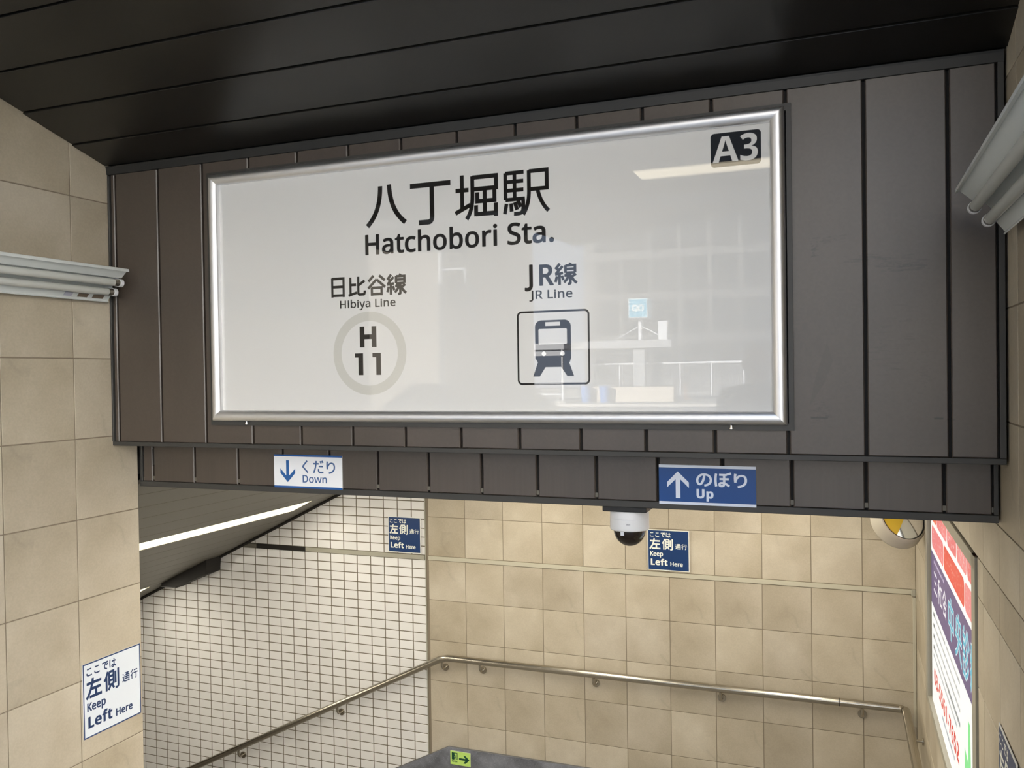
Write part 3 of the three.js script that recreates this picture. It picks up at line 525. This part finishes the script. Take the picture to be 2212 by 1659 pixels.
// ---------------------------------------------------------------- handrail
{
  const g = thing('handrail', 'round stainless steel handrail running along the back wall and down the stair', 'handrail', [-2.7, -2.93, ZB]);
  const zr = 0.066, O = (x, y, z) => [x + 2.7, y + 2.93, z];
  const r = 0.0242;
  const path = [O(-7.3, -4.345, zr), O(-5.15, -3.267, zr), O(-2.86, -2.119, zr), O(-2.785, -2.0865, zr), O(-2.70, -2.082, zr)];
  part('rail', tube(path, r, 90, 18), steel, g);
  part('rail', bar(O(-2.70, -2.082, zr), O(0.275, -2.068, zr), r, 20), steel, g);
  part('rail', tube([O(0.275, -2.068, zr), O(0.298, -2.067, zr + 0.007), O(0.305, -2.066, zr + 0.03), O(0.307, -2.05, 0.7), O(0.309, -2.03, 1.2), O(0.315, -1.93, 2.9), O(0.32, -1.45, 4.0), O(0.324, -0.75, 5.0)], r, 100, 18), steel, g);
  part('joint_ring', at(cyl(r + 0.0006, 0.004, 20), ...O(-0.07, -2.0697, zr), 0, 0, Math.PI / 2), boxBlack, g);
  for (const [x, y] of [[-6.5, -3.945], [-5.6, -3.492], [-4.6528, -3.018], [-3.7062, -2.543], [-2.80, -2.093], [-2.4977, -2.081], [-1.6474, -2.077], [-0.7936, -2.073], [0.061, -2.069]]) {
    const p = [O(x, y - r + 0.002, zr), O(x, y - 0.056, zr - 0.004), O(x, y - 0.076, zr - 0.02), O(x, y - 0.08, zr - 0.045), O(x, y - 0.08, 0.004)];
    part('bracket', [tube(p, 0.0095, 18, 10), at(cyl(0.026, 0.009, 20), x + 2.7, y + 2.93 - 0.08, 0.006, Math.PI / 2, 0, 0)], steel, g);
  }
  for (const [z, y] of [[-5.284, -2.045], [-4.4, -2.0], [-3.4, -1.95]]) part('bracket', [bar(O(0.309, y - 0.045, z - ZB), O(XR + 0.002, y - 0.045, z - ZB), 0.0075, 10), bar(O(0.309, y - 0.02, z - ZB), O(0.309, y - 0.05, z - ZB), 0.0075, 10), at(cyl(0.02, 0.006, 18), XR - 0.002 + 2.7, y - 0.045 + 2.93, z - ZB, 0, 0, Math.PI / 2)], steel, g);
}

// ---------------------------------------------------------------- convex mirror in the back right corner
{
  const px = 0.230, py = -0.842, pz = -5.10;
  const g = thing('convex_mirror', 'round cream-backed convex mirror tilted up in the back right corner', 'mirror', [px, py, pz]);
  const axis = new THREE.Vector3(0.46, 0.48, 0.73).normalize(); g.quaternion.setFromUnitVectors(new THREE.Vector3(0, 1, 0), axis); g.scale.setScalar(0.74);
  const lathe = (pts, n = 56) => new THREE.LatheGeometry(pts.map((p) => new THREE.Vector2(...p)), n);
  part('housing', lathe([[0.0001, -0.045], [0.10, -0.04], [0.175, -0.02], [0.198, 0.0], [0.203, 0.012], [0.199, 0.02], [0.196, 0.03], [0.188, 0.075], [0.174, 0.102], [0.165, 0.109], [0.160, 0.103]]), std({ color: lin(0.42, 0.38, 0.30), roughness: 0.45 }), g, 'thick cream housing');
  part('gasket', new THREE.TorusGeometry(0.1615, 0.004, 8, 56).rotateX(Math.PI / 2).translate(0, 0.106, 0), blackPlastic, g);
  const arc = Array.from({ length: 12 }, (_, i) => { const u = 0.159 * (1 - i / 11); return [Math.max(u, 0.0001), 0.102 + 0.018 * (1 - (u / 0.159) ** 2)]; });
  part('glass', lathe(arc), chrome, g, 'mirrored convex glass');
  part('face_patch', new THREE.LatheGeometry(arc.map(([a, b]) => new THREE.Vector2(a * 0.985, b + 0.0012)), 24, 3.3, 2.9), std({ color: lin(0.66, 0.46, 0.03), roughness: 0.5 }), g, 'yellow patch painted on the glass in place of a reflection');  // painted reflection: yellow laid on the glass, not a real part of it
  part('bracket', bar([0, -0.04, 0], new THREE.Vector3(0.02, 0.12, ZB - pz).applyQuaternion(g.quaternion.clone().invert()).toArray(), 0.014, 12), creamDirty, g);
}

// ---------------------------------------------------------------- dark box under the sloping ceiling
{
  const g = thing('wall_box', 'black angular box fixed under the sloping stair ceiling against the white tiles', 'box', [-5.0, -1.68, ZB + 0.004]);
  part('case', extr([[-0.175, -0.04], [0.142, 0.09], [0.155, 0.215], [0.11, 0.215], [-0.31, 0.01], [-0.31, -0.035]], 0.17, 0.004), boxBlack, g);
  part('flange', boxAt(-0.32, -0.16, -0.046, -0.038, 0, 0.18), brownTrim, g);
}

// ---------------------------------------------------------------- illuminated poster on the right wall
{
  const zf = -4.90, zn = -3.20, yb = -1.709, yt = -0.66;                       // far, near, bottom, top of the panel
  const g = thing('poster_case', 'brightly lit advertising poster case in a metal frame on the right wall', 'poster', [XR + 0.0069 * (zn - ZB), yb, zn]); g.rotation.y = 0.0069;
  const W = zn - zf, H = yt - yb;
  const tex = canvasTex(1360, 840, (x, w, h) => {
    const U = (z) => ((z - zf) / W) * w, Y = (y) => ((yt - y) / H) * h;
    x.fillStyle = '#fbfdfd'; x.fillRect(0, 0, w, h);
    const cols = ['#e86a4c', '#e87c80', '#e47074', '#e88488', '#e26a6c', '#dd4438', '#e98a8c'];
    // two rows of rounded red cells with pale lettering texture
    const cell = (a, b, c, d, i) => { x.fillStyle = cols[i % 7]; rrect(x, a, b, c - a, d - b, 26); x.fill(); for (let k = 0; k < 60; k++) { x.fillStyle = `rgba(255,245,245,${0.12 + rnd() * 0.3})`; x.fillRect(a + 12 + rnd() * (c - a - 34), b + 10 + rnd() * (d - b - 26), 6 + rnd() * 16, 3 + rnd() * 6); } };
    const c1 = [0.02, 0.16, 0.42, 0.62, 0.80, 1.1], c2 = [0.02, 0.34, 0.76, 1.1];
    for (let i = 0; i + 1 < c1.length; i++) cell(c1[i] * w + 6, Y(-0.665), c1[i + 1] * w - 6, Y(-0.775), i);
    for (let i = 0; i + 1 < c2.length; i++) cell(c2[i] * w + 6, Y(-0.80), c2[i + 1] * w - 6, Y(-0.91), i + (i === 1 ? 4 : 1));
    x.fillStyle = '#5a4a7c'; x.fillRect(0, Y(-0.937), w, Y(-1.205) - Y(-0.937));
    x.fillStyle = '#b9aed0'; for (let k = 0; k < 9; k++) x.fillRect((0.08 + k * 0.03) * w, Y(-0.965), 0.022 * w, 12);
    [['三', 0.07, 0.17], ['和', 0.18, 0.30], ['会', 0.31, 0.40]].forEach(([k, a, b]) => glyph(x, k, a * w, Y(-1.005), b * w, Y(-1.13), 13, '#eceaf6'));
    [['中', 0.43, 0.565], ['央', 0.58, 0.71], ['診', 0.715, 0.83], ['療', 0.84, 0.935], ['所', 0.94, 1.02]].forEach(([k, a, b]) => { glyph(x, k, a * w, Y(-0.975), b * w, Y(-1.165), 24, '#d6eef8'); glyph(x, k, a * w, Y(-0.975), b * w, Y(-1.165), 14, '#4fb2cf'); });
    const row = (u0, u1, y, c, hh = 13) => { x.fillStyle = c; for (let u = u0; u < u1; u += 0.016) x.fillRect(u * w, Y(y), (0.008 + rnd() * 0.006) * w, hh); };
    for (let k = 0; k < 4; k++) { x.fillStyle = '#5e666c'; x.fillRect(0.05 * w, Y(-1.235 - k * 0.055), 0.05 * w, 15); row(0.11, 0.36, -1.235 - k * 0.055, '#8b9298'); row(0.38, 0.66, -1.235 - k * 0.055, '#969da2'); }
    row(0.05, 0.60, -1.445, '#969da2'); row(0.36, 0.66, -1.40, '#7d858a', 17);
    latin(x, '03-5561-7652', 0.06 * w, Y(-1.585), 0.58 * w, Y(-1.585) - Y(-1.51), '#d8443e', 0.03, 'bold');
    row(0.28, 0.55, -1.615, '#7c8798', 15);
    x.fillStyle = '#86e796'; poly(x, [[0.80, -1.30], [0.83, -1.30], [0.84, -1.46], [1.0, -1.62], [1.0, -1.68], [0.9, -1.6], [0.86, -1.71], [0.80, -1.71], [0.80, -1.55], [0.74, -1.52], [0.74, -1.44], [0.80, -1.46]].map(([a, b]) => [a * w, Y(b)]));
    x.fillStyle = '#e87c70'; x.fillRect(0.955 * w, Y(-1.40), 0.045 * w, Y(-1.50) - Y(-1.40)); poly(x, [[0.66, -1.64], [0.71, -1.705], [0.645, -1.705]].map(([a, b]) => [a * w, Y(b)]));
    row(0.86, 0.99, -1.24, '#7f878c'); row(0.93, 1.0, -1.30, '#7f878c');
  });
  const face = new THREE.PlaneGeometry(W, H).rotateY(-Math.PI / 2).translate(0.012, H / 2, -W / 2);
  part('poster', face, std({ map: tex, emissiveMap: tex, emissive: lin(1, 1, 1), emissiveIntensity: 1.0, color: lin(0.35, 0.35, 0.35), roughness: 0.3 }), g, 'backlit printed sheet, red cells over a purple band');
  const fr = std({ color: lin(0.34, 0.32, 0.26), roughness: 0.4 }), X0 = -0.008, X1 = 0.03;
  part('frame', rboxAt(X0, X1, -0.03, H + 0.03, -0.07, 0.01, 0.002), fr, g); part('frame', rboxAt(X0, X1, -0.03, H + 0.03, -W - 0.12, -W - 0.03, 0.002), fr, g);
  part('frame', rboxAt(X0, X1, -0.031, 0.004, -W - 0.10, 0.0, 0.002), fr, g); part('frame', rboxAt(X0, X1, H - 0.016, H + 0.03, -W - 0.10, 0.0, 0.002), fr, g);
  part('case', [boxAt(0.016, 0.09, -0.03, H + 0.03, -W - 0.12, 0.01)], brownTrim, g);
  const a = new THREE.RectAreaLight(lin(0.95, 1, 0.98), 0.6, W * 0.95, H * 0.95); a.name = 'lamp'; a.position.set(0.008, H / 2, -W / 2); a.rotation.y = Math.PI / 2; g.add(a);
}
// ---------------------------------------------------------------- OUTSIDE: the street behind the camera, seen in the sign's glossy face and lighting the entrance
const facade = std({ color: lin(0.46, 0.43, 0.39), roughness: 0.8 }), beigeWall = std({ color: lin(0.55, 0.49, 0.41), roughness: 0.8 }), greyWall = std({ color: lin(0.34, 0.34, 0.35), roughness: 0.8 });
const darkGlass = std({ color: lin(0.03, 0.035, 0.04), roughness: 0.08 }), asphalt = std({ map: dataTex(256, (u, v) => { const k = 0.36 + (vnoise(u, v, 128, 7) - 0.5) * 0.12 + (fbm(u, v, 8, 9, 3) - 0.5) * 0.1; return [k, k, k * 1.02]; }), roughness: 0.9 });
const paving = std({ map: dataTex(256, (u, v) => { const k = 0.60 + (fbm(u, v, 8, 29, 4) - 0.5) * 0.15; return [k, k * 0.98, k * 0.95]; }), roughness: 0.85 });
{
  const p = struct('pavement', 'grey paved footway in front of the entrance');
  part('paving', planar(boxAt(-70, 60, -1.9, -1.6, -0.6, 8), 0, 2, 0.25), paving, p);
  part('paving', planar(boxAt(-70, 60, -1.9, -1.6, 36, 80), 0, 2, 0.25), paving, p);
  part('kerb', boxAt(-70, 60, -1.9, -1.585, 8, 8.18), facade, p); part('kerb', boxAt(-70, 60, -1.9, -1.585, 35.8, 36), facade, p);
  const r = struct('road', 'wide asphalt road'); part('asphalt', planar(boxAt(-70, 60, -1.95, -1.72, 8.1, 35.9), 0, 2, 0.25), asphalt, r);
  const b = struct('building_shell', 'building over and around the station entrance');
  part('upper_floors', [boxAt(-7.6, 0.62, -0.05, 5.5, -5.96, -2.72), boxAt(-7.6, -0.2, 1.32, 5.5, -2.72, -0.62), boxAt(-0.2, 0.66, 1.32, 5.5, -2.72, -1.3)], facade, b);
  part('side_wall', boxAt(-12, -7.6, -6, 5.5, -12, -0.62), facade, b); part('side_wall', boxAt(-7.6, XL - 0.22, -1.9, 5.5, -2.5, -0.62), facade, b); part('side_wall', boxAt(0.66, 9, -6, 5.5, -12, -1.24), facade, b);
  part('rear_wall', boxAt(-7.6, 0.66, -6, 5.5, -12, ZB - 0.2), facade, b);
}
function house(label, x0, x1, z0, z1, h, mat, ww, wh, px, py, base = 1.5, front = -1) {
  const g = thing('building', label, 'building', [(x0 + x1) / 2, -1.6, (z0 + z1) / 2]);
  const W = x1 - x0, D = z1 - z0; part('wall', boxAt(-W / 2, W / 2, 0, h, -D / 2, D / 2), mat, g);
  const win = new THREE.BoxGeometry(ww, wh, 0.12), cols = Math.floor((W - 1) / px), rows = Math.floor((h - base - 1) / py);
  for (let i = 0; i < cols; i++) for (let j = 0; j < rows; j++) part('window', win, darkGlass, g).position.set((i - (cols - 1) / 2) * px, base + wh / 2 + j * py, -D / 2 - 0.02);
  part('parapet', boxAt(-W / 2 - 0.15, W / 2 + 0.15, h, h + 0.5, -D / 2 - 0.15, D / 2 + 0.15), mat, g);
  return g;
}
house('beige office building at the street corner on the left', -18, -7.25, 10, 15, 6.6, std({ color: lin(0.17, 0.15, 0.12), roughness: 0.8 }), 2.2, 1.7, 5.2, 3.6, 4.2);
house('tall dark glass office building across the road', -19.8, -4.5, 62, 78, 46, std({ color: lin(0.05, 0.052, 0.056), roughness: 0.5 }), 1.9, 2.6, 2.3, 3.3, 1.2);
house('pale apartment building across the road on the left', -78, -33, 60, 76, 21, facade, 1.8, 1.6, 3.6, 3.1, 2);
house('mid-height pale building across the road on the right', -3, 50, 60, 76, 17, facade, 1.8, 1.6, 3.6, 3.1, 2);
house('unseen pale building added on the near right to throw light on the left wall', 9.5, 30, 11, 45, 20, std({ color: lin(0.82, 0.79, 0.74), roughness: 0.8 }), 1.8, 1.6, 3.6, 3.1, 3);  // added out of view as a bright bounce surface for the left wall
{ // bus shelter
  const g = thing('bus_shelter', 'white-roofed bus shelter on slim posts across the road', 'shelter', [-16.4, -1.6, 38]);
  part('roof', rboxAt(-2.85, 2.85, 2.75, 3.1, -0.9, 0.9, 0.05), whitePaint, g); part('fascia', boxAt(-2.9, 2.8, 2.45, 2.68, -0.95, -0.88), whitePaint, g);
  for (const x of [-2.7, -0.9, 0.9, 2.7]) part('post', bar([x, 0, -0.8], [x, 2.75, -0.8], 0.06), whitePaint, g);
  part('bench', boxAt(-0.6, 2.5, 0.42, 0.48, -0.5, -0.1), whitePaint, g); part('platform', boxAt(-3, 3, 0, 0.12, -1.3, 1.2), paving, g); part('rail', bar([0.9, 1.0, -0.8], [2.7, 1.0, -0.8], 0.03), whitePaint, g);
}
{ // another station entrance across the road with its sign cube
  const g = thing('station_entrance', 'flat-roofed station entrance with a blue sign cube on a post across the road', 'entrance', [-10.25, -1.6, 40]);
  part('roof_beam', boxAt(-3.6, 1.75, 2.82, 3.22, -0.6, 2.5), greyWall, g); part('pillar', boxAt(-0.3, 0.3, 0, 2.82, -0.4, 0), std({ color: lin(0.3, 0.31, 0.32), roughness: 0.4 }), g);
  part('post', bar([0, 3.2, 0], [0, 4.4, 0], 0.1, 14), whitePaint, g);
  for (const s of [-1, 1]) part('stay', bar([0, 4.0, 0], [s * 1.5, 3.2, 0], 0.025), whitePaint, g);
  const logo = canvasTex(256, 256, (x, w, h) => {
    x.fillStyle = '#e6f2f4'; x.fillRect(0, 0, w, h); x.fillStyle = '#2aa3c4'; x.fillRect(9, 9, 238, 238); x.strokeStyle = '#e9f6f8'; x.lineWidth = 25; x.lineJoin = 'round'; x.lineCap = 'butt';
    x.stroke(new Path2D('M76 168C44 140 52 92 84 92C116 92 122 150 148 162C158 166 160 150 148 146C122 140 106 166 108 160C112 150 136 92 172 92C204 92 212 140 180 168'));
  });
  const cm = std({ map: logo, roughness: 0.4 }); part('sign_cube', boxAt(-0.5, 0.5, 4.4, 5.4, -0.5, 0.5), [cm, cm, whitePaint, whitePaint, cm, cm], g);
  part('box', boxAt(1.0, 1.45, 3.22, 4.2, -0.2, 0.2), whitePaint, g);
}
{ // fence and planter
  const g = thing('mesh_fence', 'white wire mesh fence with slim posts across the road', 'fence', [-9.2, -1.6, 41]);
  for (let k = 0; k < 6; k++) part('post', bar([-4.1 + k * 1.65, 0.3, 0], [-4.1 + k * 1.65, 2.05, 0], 0.035), whitePaint, g);
  part('top_rail', bar([-4.1, 2.0, 0], [4.2, 2.0, 0], 0.06), whitePaint, g);
  part('mesh', [...Array.from({ length: 56 }, (_, k) => boxAt(-4.1 + k * 0.15, -4.085 + k * 0.15, 0.3, 2, 0, 0.01)), ...Array.from({ length: 9 }, (_, k) => boxAt(-4.1, 4.2, 0.4 + k * 0.18, 0.412 + k * 0.18, 0, 0.01))], std({ color: lin(0.5, 0.5, 0.5), roughness: 0.6 }), g).userData.kind = 'stuff';
  const p = thing('planter', 'long low beige planter wall across the road', 'planter', [-10.6, -1.6, 38.6]); part('wall', rboxAt(-2.5, 2.4, 0, 0.8, -0.2, 0.4, 0.03), beigeWall, p); part('soil', boxAt(-2.4, 2.3, 0.8, 0.82, -0.1, 0.3), brownDark, p);
  for (const [x, l] of [[-12.7, 'left blue bin in front of the beige planter'], [-11.7, 'right blue bin in front of the beige planter']]) { const b = thing('bin', l, 'bin', [x, -1.6, 38.0]); part('body', cyl(0.22, 0.8, 20, 0.27).translate(0, 0.4, 0), std({ color: lin(0.05, 0.18, 0.5), roughness: 0.5 }), b); part('lid', cyl(0.28, 0.06, 20).translate(0, 0.83, 0), std({ color: lin(0.05, 0.16, 0.45), roughness: 0.5 }), b); }
}
{ // traffic signal on its bracket arm
  const g = thing('traffic_signal', 'grey traffic signal hanging from an arm near the left building', 'traffic light', [-5.7, -1.6, 7.5]); g.scale.setScalar(0.78);
  part('pole', bar([-0.55, -0.1, 0], [-0.55, 4.8, 0], 0.07, 14), greyWall, g); part('arm', bar([-0.55, 4.2, 0], [0, 4.2, 0], 0.035), greyWall, g); part('hanger', bar([0, 4.2, 0], [0, 3.85, 0], 0.03), greyWall, g);
  part('housing', rboxAt(-0.17, 0.17, 3.1, 3.86, -0.12, 0.12, 0.03), greyWall, g); for (const y of [3.3, 3.66]) part('lens', at(cyl(0.12, 0.03, 24), 0, y, -0.125, Math.PI / 2, 0, 0), darkGlass, g);
}
{ // parked car
  const g = thing('car', 'dark saloon car waiting at the kerb', 'car', [-5.9, -1.72, 8.95]); g.rotation.y = 0.05;
  const body = std({ color: lin(0.03, 0.03, 0.035), roughness: 0.15 });
  part('body', extr([[-2.2, 0.3], [2.2, 0.3], [2.25, 0.7], [2.0, 0.9], [1.0, 1.0], [0.3, 1.48], [-1.1, 1.5], [-1.8, 1.05], [-2.25, 0.95]], 1.6, 0.06).translate(0, 0, -0.8), body, g);
  part('side_glass', extr([[0.75, 1.03], [0.25, 1.4], [-1.0, 1.42], [-1.5, 1.05]], 1.74).translate(0, 0, -0.87), darkGlass, g);
  for (const x of [-1.4, 1.4]) for (const z of [-0.78, 0.78]) { const w = part('wheel', at(cyl(0.32, 0.2, 24), x, 0.32, z, Math.PI / 2, 0, 0), blackPlastic, g); part('hub', at(cyl(0.2, 0.21, 20), x, 0.32, z, Math.PI / 2, 0, 0), steel, w); }
}
// people: one continuous body surface from tapered capsules, clothes and hair as parts
function figure(bones, size, res, k = 0.03) {
  const mc = new MarchingCubes(res, new THREE.MeshBasicMaterial(), false, false, 400000), [cx, cy, cz, half] = size; mc.isolation = 0;
  const seg = bones.map(([a, b, ra, rb]) => ({ a, d: [b[0] - a[0], b[1] - a[1], b[2] - a[2]], ra, rb }));
  for (let z = 0; z < res; z++) for (let y = 0; y < res; y++) for (let x = 0; x < res; x++) {
    const p = [cx + ((x - res / 2) / (res / 2)) * half, cy + ((y - res / 2) / (res / 2)) * half, cz + ((z - res / 2) / (res / 2)) * half]; let s = 0;
    for (const { a, d, ra, rb } of seg) { const q = [p[0] - a[0], p[1] - a[1], p[2] - a[2]], L = d[0] * d[0] + d[1] * d[1] + d[2] * d[2] || 1e-9, t = Math.max(0, Math.min(1, (q[0] * d[0] + q[1] * d[1] + q[2] * d[2]) / L)); s += Math.exp(-(Math.hypot(q[0] - d[0] * t, q[1] - d[1] * t, q[2] - d[2] * t) - (ra + (rb - ra) * t)) / k); }
    mc.field[x + y * res + z * res * res] = s > 1e-30 ? k * Math.log(s) : -2;
  }
  mc.update(); const n = mc.count * 3, g = new THREE.BufferGeometry();
  g.setAttribute('position', new THREE.BufferAttribute(mc.positionArray.slice(0, n), 3)); g.setAttribute('normal', new THREE.BufferAttribute(mc.normalArray.slice(0, n), 3)); g.setAttribute('uv', new THREE.BufferAttribute(new Float32Array((n / 3) * 2), 2));
  return g.scale(half, half, half).translate(cx, cy, cz);
}
{
  const skin = std({ color: lin(0.45, 0.28, 0.2), roughness: 0.6 }), coat = std({ color: lin(0.02, 0.021, 0.025), roughness: 0.85 }), hair = std({ color: lin(0.012, 0.01, 0.009), roughness: 0.6 });
  const B = [[[0, 1.45, 0], [0, 1.58, 0.01], 0.055, 0.05], [[0, 1.62, 0.01], [0, 1.655, 0], 0.078, 0.088], [[0, 1.58, -0.055], [0, 1.57, -0.045], 0.045, 0.04], [[0, 1.615, -0.085], [0, 1.6, -0.093], 0.012, 0.014], [[0, 1.02, 0], [0, 1.34, 0], 0.085, 0.095]];
  const C = [[[0, 0.72, 0], [0, 1.05, 0], 0.17, 0.165], [[-0.06, 1.0, 0], [-0.09, 1.38, 0], 0.13, 0.12], [[0.06, 1.0, 0], [0.09, 1.38, 0], 0.13, 0.12], [[0, 1.42, 0.01], [0, 1.47, 0.01], 0.09, 0.075]];
  for (const s of [-1, 1]) {
    B.push([[s * 0.1, 0.9, 0], [s * 0.1, 0.48, -0.01], 0.085, 0.06], [[s * 0.1, 0.48, -0.01], [s * 0.11, 0.09, 0.01], 0.058, 0.04], [[s * 0.11, 0.045, 0.02], [s * 0.12, 0.035, -0.15], 0.042, 0.035], [[s * 0.18, 1.4, 0], [s * 0.23, 1.1, 0], 0.05, 0.042], [[s * 0.23, 1.1, 0], [s * 0.22, 0.86, -0.05], 0.04, 0.028], [[s * 0.22, 0.84, -0.055], [s * 0.21, 0.77, -0.07], 0.034, 0.03], [[s * 0.085, 1.615, 0], [s * 0.09, 1.635, 0.005], 0.012, 0.014]);
    for (let f = 0; f < 4; f++) B.push([[s * 0.212, 0.77, -0.09 + f * 0.018], [s * 0.205, 0.70 + Math.abs(f - 1.4) * 0.008, -0.092 + f * 0.018], 0.009, 0.0075]);
    B.push([[s * 0.205, 0.83, -0.085], [s * 0.195, 0.775, -0.105], 0.011, 0.009]);
    C.push([[s * 0.18, 1.41, 0], [s * 0.235, 1.1, 0.005], 0.075, 0.062], [[s * 0.235, 1.1, 0.005], [s * 0.222, 0.89, -0.045], 0.058, 0.048]);
  }
  const gb = figure(B, [0, 0.88, 0, 0.92], 110, 0.012), gc = figure(C, [0, 1.08, 0, 0.5], 56, 0.02), gh = figure([[[0, 1.67, 0.02], [0, 1.66, 0.045], 0.092, 0.09], [[0, 1.6, 0.06], [0, 1.55, 0.06], 0.06, 0.05]], [0, 1.63, 0.03, 0.22], 28, 0.012);
  const p = thing('person', 'person in a long dark coat standing beside the camera', 'person', [-0.53, -1.6, 0.45]);
  part('body', gb, skin, p); part('coat', gc, coat, p); part('hair', gh, hair, p);
  for (const s of [-1, 1]) part('eye', new THREE.SphereGeometry(0.009, 10, 8).translate(s * 0.032, 1.632, -0.083), hair, p);
  p.rotation.y = 0.15;
  const q = p.clone(); q.name = numbered('person'); q.position.set(-8.3, 0, 42.5); q.rotation.y = -1.2; tag(q, 'person in a dark coat standing by the white mesh fence across the road', 'person'); scene.add(q);
}
renderer.render(scene, camera);
